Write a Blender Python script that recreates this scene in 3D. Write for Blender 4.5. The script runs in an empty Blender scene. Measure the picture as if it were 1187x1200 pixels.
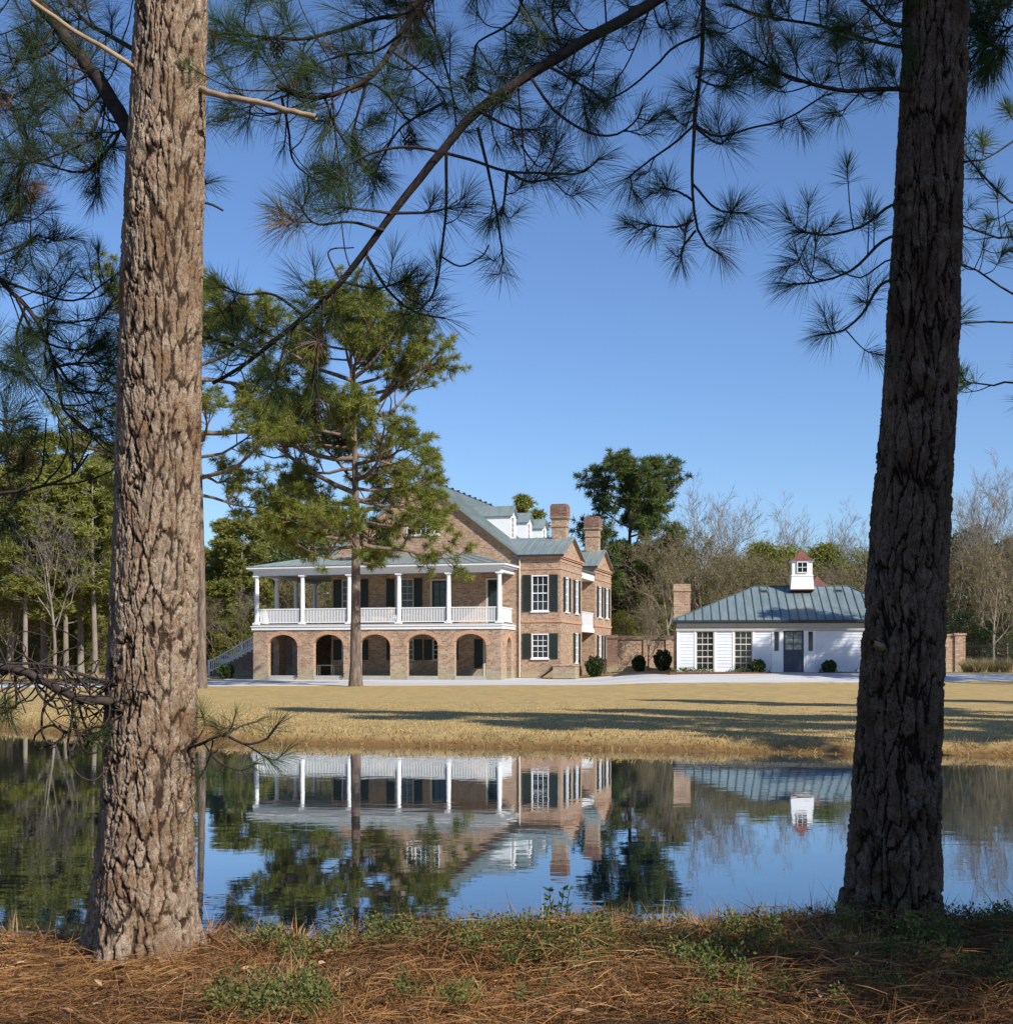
import bpy, math, random
import numpy as np
from mathutils import Vector, Matrix

R = math.radians
rng = np.random.default_rng(7)
random.seed(7)
SC = bpy.context.scene
COL = SC.collection

# ------------------------------------------------------------------ camera, sky, sun, exposure
CAMZ, F, CX, HY = 1.95, 1600.0, 593.5, 775.0      # photograph pixels (1187 x 1200)
cam = bpy.data.cameras.new('camera')
cam.sensor_fit = 'AUTO'; cam.sensor_width = 36; cam.lens = 48.0
cam.shift_y = (HY - 600) / 1200.0
cam.clip_start = 0.1; cam.clip_end = 3000
camo = bpy.data.objects.new('camera', cam); COL.objects.link(camo)
camo.location = (0, 0, CAMZ); camo.rotation_euler = (R(90), 0, 0)
SC.camera = camo

SUN_AZ, SUN_EL = R(136), R(35)
w = bpy.data.worlds.new('World'); SC.world = w; w.use_nodes = True
nt = w.node_tree
sky = nt.nodes.new('ShaderNodeTexSky'); sky.sky_type = 'NISHITA'
sky.sun_disc = False; sky.sun_elevation = SUN_EL; sky.sun_rotation = SUN_AZ
sky.altitude = 0; sky.air_density = 1.0; sky.dust_density = 0.3; sky.ozone_density = 2.2
grade = nt.nodes.new('ShaderNodeMix'); grade.data_type = 'RGBA'; grade.blend_type = 'MULTIPLY'; grade.inputs[0].default_value = 1
grade.inputs[7].default_value = (.68, .825, 1.07, 1)
nt.links.new(sky.outputs[0], grade.inputs[6]); nt.links.new(grade.outputs[2], nt.nodes['Background'].inputs[0])
nt.nodes['Background'].inputs[1].default_value = 0.105
sun = bpy.data.lights.new('sun', 'SUN'); sun.energy = 4.9; sun.angle = R(0.5); sun.color = (1.0, 0.95, 0.88)
suno = bpy.data.objects.new('sun', sun); COL.objects.link(suno)
sd = Vector((math.sin(SUN_AZ) * math.cos(SUN_EL), math.cos(SUN_AZ) * math.cos(SUN_EL), math.sin(SUN_EL)))
suno.rotation_euler = sd.to_track_quat('Z', 'Y').to_euler()
suno.location = sd * 60
SC.view_settings.view_transform = 'Standard'; SC.view_settings.look = 'None'
SC.view_settings.exposure = 0.35; SC.view_settings.gamma = 1.0
SC.render.engine = 'CYCLES'
SC.cycles.max_bounces = 6; SC.cycles.transparent_max_bounces = 6
SC.cycles.use_denoising = True

def P(x, y, D):
    """point seen at photo pixel x, y at distance D"""
    return np.array([(x - CX) / F * D, D, CAMZ - (y - HY) / F * D])

# ------------------------------------------------------------------ materials
def mat(name, color=(.5, .5, .5), rough=.6, spec=.3):
    m = bpy.data.materials.new(name); m.use_nodes = True
    b = m.node_tree.nodes['Principled BSDF']
    b.inputs['Base Color'].default_value = (*color, 1)
    b.inputs['Roughness'].default_value = rough
    b.inputs['Specular IOR Level'].default_value = spec
    return m, m.node_tree, b

def N(nt, kind, **kw):
    n = nt.nodes.new(kind)
    for k, v in kw.items():
        if k.startswith('i_'):
            n.inputs[k[2:].replace('_', ' ')].default_value = v
        else:
            setattr(n, k, v)
    return n

def ramp(nt, src, stops):
    r = nt.nodes.new('ShaderNodeValToRGB')
    e = r.color_ramp.elements
    while len(e) < len(stops): e.new(.5)
    for i, (p, c) in enumerate(stops):
        e[i].position = p; e[i].color = (*c, 1)
    nt.links.new(src, r.inputs[0])
    return r.outputs[0]

def mixc(nt, fac, a, b, mode='MIX'):
    m = nt.nodes.new('ShaderNodeMix'); m.data_type = 'RGBA'; m.blend_type = mode
    for s, v in ((m.inputs[0], fac), (m.inputs[6], a), (m.inputs[7], b)):
        if isinstance(v, bpy.types.NodeSocket): nt.links.new(v, s)
        elif isinstance(v, (int, float)): s.default_value = v
        else: s.default_value = (*v, 1)
    return m.outputs[2]

def noise(nt, scale, coord=None, detail=4, rough=.55, out=0, vec_scale=None):
    n = N(nt, 'ShaderNodeTexNoise'); n.inputs['Scale'].default_value = scale
    n.inputs['Detail'].default_value = detail; n.inputs['Roughness'].default_value = rough
    if coord is None:
        coord = N(nt, 'ShaderNodeTexCoord').outputs['Object']
    if vec_scale:
        mp = N(nt, 'ShaderNodeMapping'); mp.inputs['Scale'].default_value = vec_scale
        nt.links.new(coord, mp.inputs[0]); coord = mp.outputs[0]
    nt.links.new(coord, n.inputs['Vector'])
    return n.outputs[out]

def bump(nt, b, h, strength=.3, dist=.02):
    bn = N(nt, 'ShaderNodeBump'); bn.inputs['Strength'].default_value = strength
    bn.inputs['Distance'].default_value = dist
    nt.links.new(h, bn.inputs['Height']); nt.links.new(bn.outputs[0], b.inputs['Normal'])

def noisy(name, c1, c2, scale=8, rough=.6, bs=.15, bd=.01, spec=.3, vec_scale=None):
    m, t, b = mat(name, c1, rough, spec)
    n = noise(t, scale, vec_scale=vec_scale)
    t.links.new(ramp(t, n, [(.3, c1), (.7, c2)]), b.inputs['Base Color'])
    if bs: bump(t, b, n, bs, bd)
    return m

def brick_mat(name, c1, c2, mortar, blotch=.35):
    m, t, b = mat(name, c1, .85, .2)
    uv = N(t, 'ShaderNodeUVMap')
    br = N(t, 'ShaderNodeTexBrick'); t.links.new(uv.outputs[0], br.inputs['Vector'])
    br.inputs['Color1'].default_value = (*c1, 1); br.inputs['Color2'].default_value = (*c2, 1)
    br.inputs['Mortar'].default_value = (*mortar, 1)
    br.inputs['Scale'].default_value = 1; br.inputs['Mortar Size'].default_value = .009
    br.inputs['Brick Width'].default_value = .27; br.inputs['Row Height'].default_value = .105
    br.inputs['Bias'].default_value = -.1
    n2 = noise(t, 9, uv.outputs[0], 4, .7)
    n = noise(t, .9, uv.outputs[0], 6, .65)
    c = mixc(t, .6, br.outputs[0], ramp(t, n2, [(.35, (.35, .32, .30)), (.65, (1.05, 1.02, 1.0))]), 'MULTIPLY')
    c = mixc(t, blotch, c, ramp(t, n, [(.3, (.55, .5, .45)), (.6, (1, 1, 1))]), 'MULTIPLY')
    sp = N(t, 'ShaderNodeSeparateXYZ'); t.links.new(uv.outputs[0], sp.inputs[0])
    n3 = noise(t, 1.6, uv.outputs[0], 5, .7)
    hs_ = N(t, 'ShaderNodeMath', operation='MULTIPLY_ADD'); t.links.new(n3, hs_.inputs[0]); hs_.inputs[1].default_value = -1.7; t.links.new(sp.outputs[1], hs_.inputs[2])
    st_ = N(t, 'ShaderNodeMapRange'); st_.inputs[1].default_value = -.1; st_.inputs[2].default_value = -.85; st_.inputs[4].default_value = .65; t.links.new(hs_.outputs[0], st_.inputs[0])
    c = mixc(t, st_.outputs[0], c, (.30, .31, .20))          # algae along the foot of the walls
    t.links.new(c, b.inputs['Base Color'])
    bump(t, b, br.outputs['Fac'], -.4, .01)
    return m

M = {}
M['brick'] = brick_mat('brick', (.57, .395, .27), (.31, .18, .118), (.53, .45, .35))
M['brick_dark'] = brick_mat('brick_cap_and_shade', (.34, .19, .13), (.18, .10, .07), (.3, .24, .2), .7)  # dark cap brick, also used where shade is put into the colour
M['brick_trim'] = brick_mat('brick_rubbed', (.62, .36, .22), (.55, .3, .19), (.6, .46, .34), .15)
M['white'] = noisy('white_paint', (.80, .80, .80), (.74, .745, .75), 6, .5, 0)
M['siding'] = noisy('white_siding', (.70, .71, .735), (.62, .635, .665), 1.7, .55, 0)
M['trim_cream'] = noisy('cream_trim', (.62, .57, .47), (.55, .5, .42), 5, .6, 0)
M['frieze'] = noisy('grey_frieze', (.45, .42, .37), (.4, .37, .33), 5, .6, 0)
M['shutter'] = noisy('dark_shutter', (.022, .034, .03), (.03, .042, .038), 3, .5, 0)
M['door_blue'] = noisy('slate_door', (.045, .06, .085), (.055, .07, .095), 3, .45, 0)
m, t, b = mat('glass_dark', (.016, .02, .024), .04, .6)
n = noise(t, 1.3); bump(t, b, n, .03, .05); M['glass'] = m
m, t, b = mat('glass_mottled', (.30, .34, .34), .06, .6)  # opaque pane with pale and dark blotches in its base colour
n = noise(t, 2.0); t.links.new(ramp(t, n, [(.35, (.05, .06, .06)), (.6, (.42, .46, .42))]), b.inputs['Base Color']); M['glass_light'] = m
def metal_roof(name, c1, c2):
    m, t, b = mat(name, c1, .48, .5); b.inputs['Metallic'].default_value = .15
    n = noise(t, .8, detail=6, rough=.7, vec_scale=(1, 1, .4)); n2 = noise(t, 2.2, detail=5, rough=.7, vec_scale=(2.2, .25, .25))
    c = mixc(t, ramp(t, n2, [(.42, (0, 0, 0)), (.68, (.55, .55, .55))]), ramp(t, n, [(.3, c1), (.7, c2)]), tuple(q * .62 for q in c1))
    t.links.new(c, b.inputs['Base Color'])
    return m
M['roof'] = metal_roof('patina_roof', (.195, .245, .238), (.28, .33, .32))
M['roof_cottage'] = metal_roof('patina_roof_cottage', (.175, .225, .232), (.24, .295, .298))
M['seam'] = metal_roof('patina_seam', (.07, .11, .12), (.10, .15, .15))
M['gutter'] = noisy('dark_gutter', (.025, .034, .04), (.035, .045, .05), 4, .4, 0)
M['copper'] = metal_roof('copper_roof', (.26, .10, .065), (.20, .085, .06))
M['stone'] = noisy('stone_step', (.42, .40, .36), (.34, .32, .29), 3, .8)
M['dark_void'] = noisy('dark_interior', (.035, .03, .027), (.05, .042, .036), 2, .9, 0)
M['ceiling'] = noisy('porch_ceiling', (.42, .42, .40), (.38, .38, .37), 2, .8, 0)
M['iron'] = noisy('black_iron', (.015, .015, .016), (.025, .024, .023), 9, .5, 0)
M['wood_dark'] = noisy('weathered_wood', (.14, .10, .07), (.20, .15, .11), 6, .8)
M['cushion'] = noisy('grey_cushion', (.32, .31, .30), (.27, .26, .26), 7, .9, 0)
M['cushion_tan'] = noisy('tan_cushion', (.55, .33, .17), (.45, .27, .15), 7, .9, 0)
M['yellow'] = noisy('yellow_petals', (.75, .42, .04), (.6, .3, .03), 30, .7, 0)
M['terracotta'] = noisy('clay_pot', (.55, .33, .22), (.45, .27, .18), 9, .85)

# trunk bark driven by the carved plates of the mesh
def bark_mat(name, crack, lo, hi, warm):
    m, t, b = mat(name, lo, .9, .12)
    at = N(t, 'ShaderNodeAttribute'); at.attribute_name = 'plate'
    ac = N(t, 'ShaderNodeAttribute'); ac.attribute_name = 'cell'
    n1 = noise(t, 34, detail=7, rough=.75, vec_scale=(1, 1, .4))
    n2 = noise(t, 5, detail=3)
    n3 = noise(t, 140, detail=3)
    n1 = ramp(t, n1, [(.36, (0, 0, 0)), (.66, (1, 1, 1))])
    plate = mixc(t, n1, lo, hi)
    plate = mixc(t, ac.outputs['Fac'], plate, mixc(t, n1, warm, hi))
    plate = mixc(t, ramp(t, n2, [(.48, (0, 0, 0)), (.68, (1, 1, 1))]), plate, mixc(t, n1, warm, lo))
    n4 = noise(t, 9, detail=5, rough=.75)
    plate = mixc(t, ramp(t, n4, [(.57, (0, 0, 0)), (.72, (.32, .32, .32))]), plate, tuple(q * .9 for q in (hi[1], hi[1] * 1.02, hi[1] * .9)))
    plate = mixc(t, .75, plate, ramp(t, n3, [(.32, (.36, .33, .31)), (.62, (1.12, 1.1, 1.08))]), 'MULTIPLY')
    c = mixc(t, ramp(t, at.outputs['Fac'], [(.12, (0, 0, 0)), (.60, (1, 1, 1))]), crack, plate)
    t.links.new(c, b.inputs['Base Color'])
    bump(t, b, n1, .6, .008)
    return m
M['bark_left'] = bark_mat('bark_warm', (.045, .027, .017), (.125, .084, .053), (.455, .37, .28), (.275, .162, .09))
M['bark_right'] = bark_mat('bark_painted_shade', (.020, .013, .009), (.062, .043, .029), (.24, .19, .145), (.12, .074, .044))  # darker bark copy: the right trunk's shade is put into its colour
M['bark_far'] = noisy('bark_far', (.085, .062, .048), (.25, .185, .145), 6, .9, .9, .08, .1, (1, 1, .3))
M['bark_pale'] = noisy('bark_pale', (.15, .125, .10), (.29, .25, .205), 2.5, .9, .3, .03, .1, (1, 1, .3))
M['bark_twig'] = noisy('bark_twig', (.028, .021, .018), (.065, .05, .042), 30, .85, .3, .004, .15)
M['dead_wood'] = noisy('dead_wood', (.42, .31, .19), (.26, .18, .11), 22, .8, .3, .004, .15)

def leaf_mat(name, stops, trans=.25, rough=.5, spec=.3):
    m, t, b = mat(name, (.05, .08, .03), rough, spec)
    at = N(t, 'ShaderNodeAttribute'); at.attribute_name = 'rnd'
    c = ramp(t, at.outputs['Fac'], stops)
    t.links.new(c, b.inputs['Base Color'])
    tr = N(t, 'ShaderNodeBsdfTranslucent'); t.links.new(c, tr.inputs[0])
    mx = N(t, 'ShaderNodeMixShader'); mx.inputs[0].default_value = trans
    out = t.nodes['Material Output']
    t.links.new(b.outputs[0], mx.inputs[1]); t.links.new(tr.outputs[0], mx.inputs[2])
    t.links.new(mx.outputs[0], out.inputs[0])
    return m
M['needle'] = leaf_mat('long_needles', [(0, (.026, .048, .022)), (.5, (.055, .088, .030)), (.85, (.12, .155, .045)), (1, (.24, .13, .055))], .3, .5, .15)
M['needle_bright'] = leaf_mat('needles_painted_sun', [(0, (.03, .06, .02)), (.5, (.075, .12, .03)), (.85, (.22, .26, .06)), (1, (.26, .16, .07))], .4, .5, .15)  # brighter needle copy: sunlight is put into the colour
M['pine_far'] = leaf_mat('pine_foliage', [(0, (.07, .10, .022)), (.5, (.20, .225, .04)), (1, (.36, .33, .07))], .42)
M['pine_wood'] = leaf_mat('wood_foliage', [(0, (.11, .135, .032)), (.5, (.26, .27, .06)), (1, (.42, .37, .11))], .45)
M['pine_dark'] = leaf_mat('dark_pine_foliage', [(0, (.04, .072, .022)), (.5, (.11, .15, .038)), (1, (.20, .22, .055))], .38)
M['leaf_dark'] = leaf_mat('evergreen_leaves', [(0, (.022, .045, .016)), (.5, (.05, .082, .025)), (1, (.11, .135, .04))], .2, .4, .4)
M['leaf_tan'] = leaf_mat('tan_buds', [(0, (.10, .085, .035)), (.5, (.19, .155, .07)), (1, (.24, .22, .09))], .25)
M['leaf_wood'] = leaf_mat('woodland_leaves', [(0, (.11, .135, .032)), (.5, (.25, .265, .055)), (1, (.40, .36, .10))], .48, .6, .15)
M['box_leaf'] = leaf_mat('boxwood_leaves', [(0, (.025, .045, .015)), (.6, (.05, .08, .022)), (1, (.09, .12, .035))], .2)
M['twig_grey'] = noisy('grey_twigs', (.17, .145, .12), (.27, .235, .20), 3, .9, 0)
M['twig_tan'] = noisy('tan_twigs', (.17, .135, .085), (.28, .225, .15), 3, .9, 0)
M['straw'] = leaf_mat('pine_straw', [(0, (.07, .035, .015)), (.4, (.22, .105, .035)), (.8, (.40, .205, .07)), (1, (.56, .37, .18))], .15, .6)
M['dry_grass'] = leaf_mat('dry_grass', [(0, (.25, .14, .06)), (.5, (.42, .25, .11)), (.85, (.5, .35, .2)), (1, (.35, .33, .1))], .3, .6)
M['lawn_blade'] = leaf_mat('lawn_blades', [(0, (.20, .115, .045)), (.25, (.40, .27, .10)), (.5, (.52, .37, .15)), (1, (.64, .49, .24))], .3, .7)
M['cover'] = leaf_mat('ground_cover', [(0, (.05, .068, .02)), (.5, (.12, .145, .04)), (1, (.25, .25, .08))], .3, .6, .15)
M['plume'] = leaf_mat('ornamental_grass', [(0, (.28, .2, .09)), (.5, (.45, .36, .17)), (1, (.5, .45, .25))], .3, .7)
M['dead_leaf'] = leaf_mat('dead_leaves', [(0, (.16, .08, .04)), (1, (.48, .30, .17))], .1, .6)

# ------------------------------------------------------------------ mesh helpers
def link(name, me, m=None, parent=None):
    o = bpy.data.objects.new(name, me); COL.objects.link(o)
    if m is not None and me is not None: me.materials.append(m)
    if parent is not None: o.parent = parent
    return o

def np_mesh(name, V, quads=None, tris=None, m=None, parent=None, attrs=None, smooth=False):
    me = bpy.data.meshes.new(name)
    V = np.asarray(V, np.float32)
    quads = np.zeros((0, 4), np.int32) if quads is None or len(quads) == 0 else np.asarray(quads, np.int32)
    tris = np.zeros((0, 3), np.int32) if tris is None or len(tris) == 0 else np.asarray(tris, np.int32)
    me.vertices.add(len(V)); me.vertices.foreach_set('co', V.ravel())
    loops = np.concatenate([quads.ravel(), tris.ravel()])
    me.loops.add(len(loops)); me.loops.foreach_set('vertex_index', loops)
    nq, ntri = len(quads), len(tris)
    starts = np.concatenate([np.arange(nq) * 4, nq * 4 + np.arange(ntri) * 3]).astype(np.int32)
    me.polygons.add(nq + ntri); me.polygons.foreach_set('loop_start', starts)
    if smooth: me.polygons.foreach_set('use_smooth', np.ones(nq + ntri, bool))
    me.update(calc_edges=True)
    for k, a in (attrs or {}).items():
        at = me.attributes.new(k, 'FLOAT', 'POINT'); at.data.foreach_set('value', np.asarray(a, np.float32))
    return link(name, me, m, parent)

def box_uv(me):
    n = len(me.loops)
    if not n: return
    co = np.empty(len(me.vertices) * 3, np.float32); me.vertices.foreach_get('co', co); co = co.reshape(-1, 3)
    vi = np.empty(n, np.int32); me.loops.foreach_get('vertex_index', vi)
    np_ = len(me.polygons)
    nm = np.empty(np_ * 3, np.float32); me.polygons.foreach_get('normal', nm); nm = np.abs(nm.reshape(-1, 3))
    lt = np.empty(np_, np.int32); me.polygons.foreach_get('loop_total', lt)
    ax = np.repeat(nm.argmax(1), lt)
    c = co[vi]
    u = np.where(ax == 0, c[:, 1], c[:, 0]); v = np.where(ax == 2, c[:, 1], c[:, 2])
    l = me.uv_layers.new(name='UVMap'); l.data.foreach_set('uv', np.stack([u, v], 1).ravel())

class MB:
    def __init__(s): s.V = []; s.F = []
    def add(s, vs, fs):
        o = len(s.V); s.V += [tuple(v) for v in vs]; s.F += [tuple(i + o for i in f) for f in fs]
    def box(s, x0, x1, y0, y1, z0, z1):
        s.add([(x0, y0, z0), (x1, y0, z0), (x1, y1, z0), (x0, y1, z0), (x0, y0, z1), (x1, y0, z1), (x1, y1, z1), (x0, y1, z1)],
              [(0, 3, 2, 1), (4, 5, 6, 7), (0, 1, 5, 4), (1, 2, 6, 5), (2, 3, 7, 6), (3, 0, 4, 7)]); return s
    def obox(s, fr, a0, a1, n0, n1, z0, z1):
        """box in a wall frame: fr = (origin, along, normal), a along, n outward, z up"""
        o, A, Nn = fr
        c = lambda a, n, z: (o[0] + A[0] * a + Nn[0] * n, o[1] + A[1] * a + Nn[1] * n, o[2] + z)
        s.add([c(a0, n0, z0), c(a1, n0, z0), c(a1, n1, z0), c(a0, n1, z0), c(a0, n0, z1), c(a1, n0, z1), c(a1, n1, z1), c(a0, n1, z1)],
              [(0, 3, 2, 1), (4, 5, 6, 7), (0, 1, 5, 4), (1, 2, 6, 5), (2, 3, 7, 6), (3, 0, 4, 7)]); return s
    def slab(s, pts, th):
        """thick sheet below the polygon pts"""
        n = len(pts); p = [Vector(q) for q in pts]
        nn = (p[1] - p[0]).cross(p[2] - p[0]).normalized()
        if nn.z < 0: nn = -nn
        lo = [q - nn * th for q in p]
        s.add(p + lo, [tuple(range(n)), tuple(range(2 * n - 1, n - 1, -1))] + [(i, i + n, (i + 1) % n + n, (i + 1) % n) for i in range(n)]); return s
    def bar(s, a, b, wdt, hgt=None):
        a, b = Vector(a), Vector(b); d = (b - a); L = d.length; d.normalize()
        up = Vector((0, 0, 1)) if abs(d.z) < .95 else Vector((0, 1, 0))
        x = d.cross(up).normalized() * wdt / 2; y = x.cross(d).normalized() * (hgt or wdt) / 2
        vs = [p + sx * x + sy * y for p in (a, b) for sx, sy in ((-1, -1), (1, -1), (1, 1), (-1, 1))]
        s.add(vs, [(0, 1, 2, 3), (7, 6, 5, 4)] + [(i, i + 4, (i + 1) % 4 + 4, (i + 1) % 4) for i in range(4)]); return s
    def lathe(s, c, prof, n=12):
        vs = [(c[0] + r * math.cos(2 * math.pi * k / n), c[1] + r * math.sin(2 * math.pi * k / n), c[2] + z) for r, z in prof for k in range(n)]
        fs = [(i * n + k, i * n + (k + 1) % n, (i + 1) * n + (k + 1) % n, (i + 1) * n + k) for i in range(len(prof) - 1) for k in range(n)]
        fs += [tuple(range(n))[::-1], tuple((len(prof) - 1) * n + k for k in range(n))]
        s.add(vs, fs); return s
    def build(s, name, m, parent=None, smooth=False):
        me = bpy.data.meshes.new(name); me.from_pydata(s.V, [], s.F); me.update()
        import bmesh
        bm = bmesh.new(); bm.from_mesh(me); bmesh.ops.recalc_face_normals(bm, faces=bm.faces); bm.to_mesh(me); bm.free()
        box_uv(me)
        if smooth:
            for p in me.polygons: p.use_smooth = True
        return link(name, me, m, parent)

def tag(o, label=None, cat=None, group=None, kind=None):
    for k, v in (('label', label), ('category', cat), ('group', group), ('kind', kind)):
        if v: o[k] = v
    return o
def empty(name, loc, rz=0, **kw):
    o = bpy.data.objects.new(name, None); COL.objects.link(o); o.location = loc; o.rotation_euler = (0, 0, rz)
    o.empty_display_size = .3
    return tag(o, **kw)
def copy_tree(o, parent=None):
    c = o.copy(); COL.objects.link(c)
    if parent is not None: c.parent = parent
    for ch in list(o.children): copy_tree(ch, c)
    return c

def norm(a): return a / np.maximum(np.linalg.norm(a, axis=-1, keepdims=True), 1e-9)

def ribbons(Pb, Dr, L, W, droop=.1, tip=0.0):
    """thin bent blades: base, middle, tip"""
    n = len(Pb)
    side = norm(np.cross(Dr, rng.normal(size=(n, 3)))) * (np.broadcast_to(W, (n,))[:, None] / 2)
    L = np.broadcast_to(L, (n,))[:, None]
    dz = np.zeros((n, 3)); dz[:, 2] = 1; droop = np.broadcast_to(droop, (n,))[:, None]
    mid = Pb + Dr * L * .5 - dz * L * droop * .25
    end = Pb + Dr * L - dz * L * droop
    V = np.stack([Pb - side * .7, Pb + side * .7, mid + side, mid - side, end], 1).reshape(-1, 3)
    i = np.arange(n)[:, None] * 5
    return V, i + np.array([0, 1, 2, 3]), i + np.array([3, 2, 4])

def leaves(Pb, Dr, L, W):
    """pointed leaf: four-sided diamond"""
    n = len(Pb)
    side = norm(np.cross(Dr, rng.normal(size=(n, 3)))) * (np.broadcast_to(W, (n,))[:, None] / 2)
    L = np.broadcast_to(L, (n,))[:, None]
    V = np.stack([Pb, Pb + Dr * L * .45 + side, Pb + Dr * L, Pb + Dr * L * .45 - side], 1).reshape(-1, 3)
    i = np.arange(n)[:, None] * 4
    return V, i + np.array([0, 1, 2, 3])

def tubes(paths, radii, sides):
    """paths (m,k,3), radii (m,k)"""
    m, k, _ = paths.shape
    T = norm(np.gradient(paths, axis=1))
    ref = np.where(np.abs(T[:, :1, 2:3]) > .8, np.array([1., 0, 0]), np.array([0, 0, 1.]))
    ref = np.broadcast_to(ref, T.shape)
    A = norm(np.cross(T, ref)); B = np.cross(T, A)
    th = np.arange(sides) / sides * 2 * np.pi
    ring = paths[:, :, None] + radii[:, :, None, None] * (A[:, :, None] * np.cos(th)[:, None] + B[:, :, None] * np.sin(th)[:, None])
    V = ring.reshape(-1, 3)
    idx = np.arange(m * k * sides).reshape(m, k, sides)
    a = idx[:, :-1]; b_ = idx[:, 1:]
    Q = np.stack([a, np.roll(a, -1, 2), np.roll(b_, -1, 2), b_], -1).reshape(-1, 4)
    return V, Q

class Geo:
    """collects numpy pieces into one mesh"""
    def __init__(s): s.V = []; s.Q = []; s.T = []; s.R = []; s.n = 0
    def add(s, V, Q=None, T=None, rnd=None):
        s.V.append(V)
        if Q is not None: s.Q.append(Q + s.n)
        if T is not None: s.T.append(T + s.n)
        s.R.append(np.zeros(len(V)) if rnd is None else rnd)
        s.n += len(V)
    def build(s, name, m, parent=None, off=None, smooth=False):
        if not s.V: return None
        V = np.concatenate(s.V)
        if off is not None: V = V - np.asarray(off)
        return np_mesh(name, V, np.concatenate(s.Q) if s.Q else None, np.concatenate(s.T) if s.T else None, m, parent,
                       {'rnd': np.concatenate(s.R)}, smooth)

def cr(pts, n):
    """Catmull-Rom resample"""
    p = np.asarray(pts, float)
    if len(p) == 2: return p[0] + (p[1] - p[0]) * np.linspace(0, 1, n)[:, None]
    q = np.vstack([2 * p[0] - p[1], p, 2 * p[-1] - p[-2]])
    d = np.concatenate([[0], np.cumsum(np.linalg.norm(np.diff(p, axis=0), axis=1))]); s = np.linspace(0, d[-1], n)
    i = np.clip(np.searchsorted(d, s, 'right') - 1, 0, len(p) - 2)
    t = ((s - d[i]) / (d[i + 1] - d[i]))[:, None]
    a, b_, c, e = q[i], q[i + 1], q[i + 2], q[i + 3]
    return .5 * (2 * b_ + (c - a) * t + (2 * a - 5 * b_ + 4 * c - e) * t ** 2 + (3 * b_ - a - 3 * c + e) * t ** 3)

def hash2(i, j, k=0):
    h = np.sin(i * 127.1 + j * 311.7 + k * 74.7) * 43758.5453
    return h - np.floor(h)
def vnoise(x, y, k=0):
    i, j = np.floor(x), np.floor(y); f, g = x - i, y - j
    f = f * f * (3 - 2 * f); g = g * g * (3 - 2 * g)
    return (hash2(i, j, k) * (1 - f) + hash2(i + 1, j, k) * f) * (1 - g) + (hash2(i, j + 1, k) * (1 - f) + hash2(i + 1, j + 1, k) * f) * g
def fbm(x, y, o=4, k=0):
    s = 0; a = .5
    for q in range(o): s = s + a * vnoise(x * 2 ** q, y * 2 ** q, k + q); a *= .5
    return s
def sstep(a, b_, x):
    t = np.clip((x - a) / (b_ - a), 0, 1); return t * t * (3 - 2 * t)

# ------------------------------------------------------------------ ground, pond, drive
POND = np.array([(-90, 8.4), (-20, 8.2), (-6, 8.2), (-2, 8.05), (0, 8.2), (2.2, 8.4), (6, 8.45), (11, 10.5), (15, 14), (16, 19), (15.5, 24), (13.5, 26.9),
                 (10.4, 27.9), (7, 28.6), (4, 29.5), (0, 30.8), (-4, 31.8), (-6.5, 32.5), (-11, 36), (-16, 40), (-30, 46), (-60, 52), (-95, 50)], float)
def pond_sd(x, y):
    """signed distance to the pond outline, positive on land"""
    d = np.full(x.shape, 1e9); ins = np.zeros(x.shape, bool)
    for a, b_ in zip(POND, np.roll(POND, -1, 0)):
        e = b_ - a; t = np.clip(((x - a[0]) * e[0] + (y - a[1]) * e[1]) / (e @ e), 0, 1)
        d = np.minimum(d, np.hypot(x - a[0] - t * e[0], y - a[1] - t * e[1]))
        c = (a[1] > y) != (b_[1] > y)
        ins ^= c & (x < (b_[0] - a[0]) * (y - a[1]) / (b_[1] - a[1] + 1e-12) + a[0])
    return np.where(ins, -d, d)
def ground_z(x, y):
    x = np.asarray(x, float); y = np.asarray(y, float)
    s = pond_sd(x, y) + .35 * (fbm(x * .9, y * .9, 3, 5) - .45)
    near = 1 - sstep(11, 17, y - np.maximum(0, np.abs(x) - 9) * .6)
    zn = .575 * sstep(0, 1.65, s) + .05 * (fbm(x * 1.3, y * 1.3, 4, 2) - .5) * sstep(0, 1, s)
    zn = zn + .09 * (fbm(x * 2.3, y * 2.3, 4, 77) - .50) * sstep(.5, 1.3, s) * (1 - sstep(2.6, 3.4, s)) * sstep(-1.4, -.4, x)
    zn = zn + sstep(-.9, .6, x) * .03 * sstep(1.2, 2.2, s) * (1 - sstep(3.0, 4.0, s))
    zf = .25 * sstep(-.05, .75, s) + .12 * sstep(.5, 7, s) + .35 * sstep(5, 44, s) + .23 * sstep(42, 54, s)
    zf = zf + .38 * sstep(4, 10, x) * sstep(70, 78, y) + .04 * (fbm(x * .12, y * .12, 3, 9) - .5) * sstep(1, 5, s)
    z = np.where(s > 0, zn * near + zf * (1 - near), -.9 * sstep(0, 2.5, -s))
    return z
def gz(x, y): return float(ground_z(np.array([x]), np.array([y]))[0])

def grid_mesh(name, xs, ys, m, zoff=0, zf=ground_z):
    X, Y = np.meshgrid(xs, ys); Z = zf(X.ravel(), Y.ravel()).reshape(X.shape) + zoff
    V = np.stack([X, Y, Z], -1).reshape(-1, 3)
    i = np.arange(X.size).reshape(X.shape)
    Q = np.stack([i[:-1, :-1], i[:-1, 1:], i[1:, 1:], i[1:, :-1]], -1).reshape(-1, 4)
    return np_mesh(name, V, Q, None, m, smooth=True)

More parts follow.
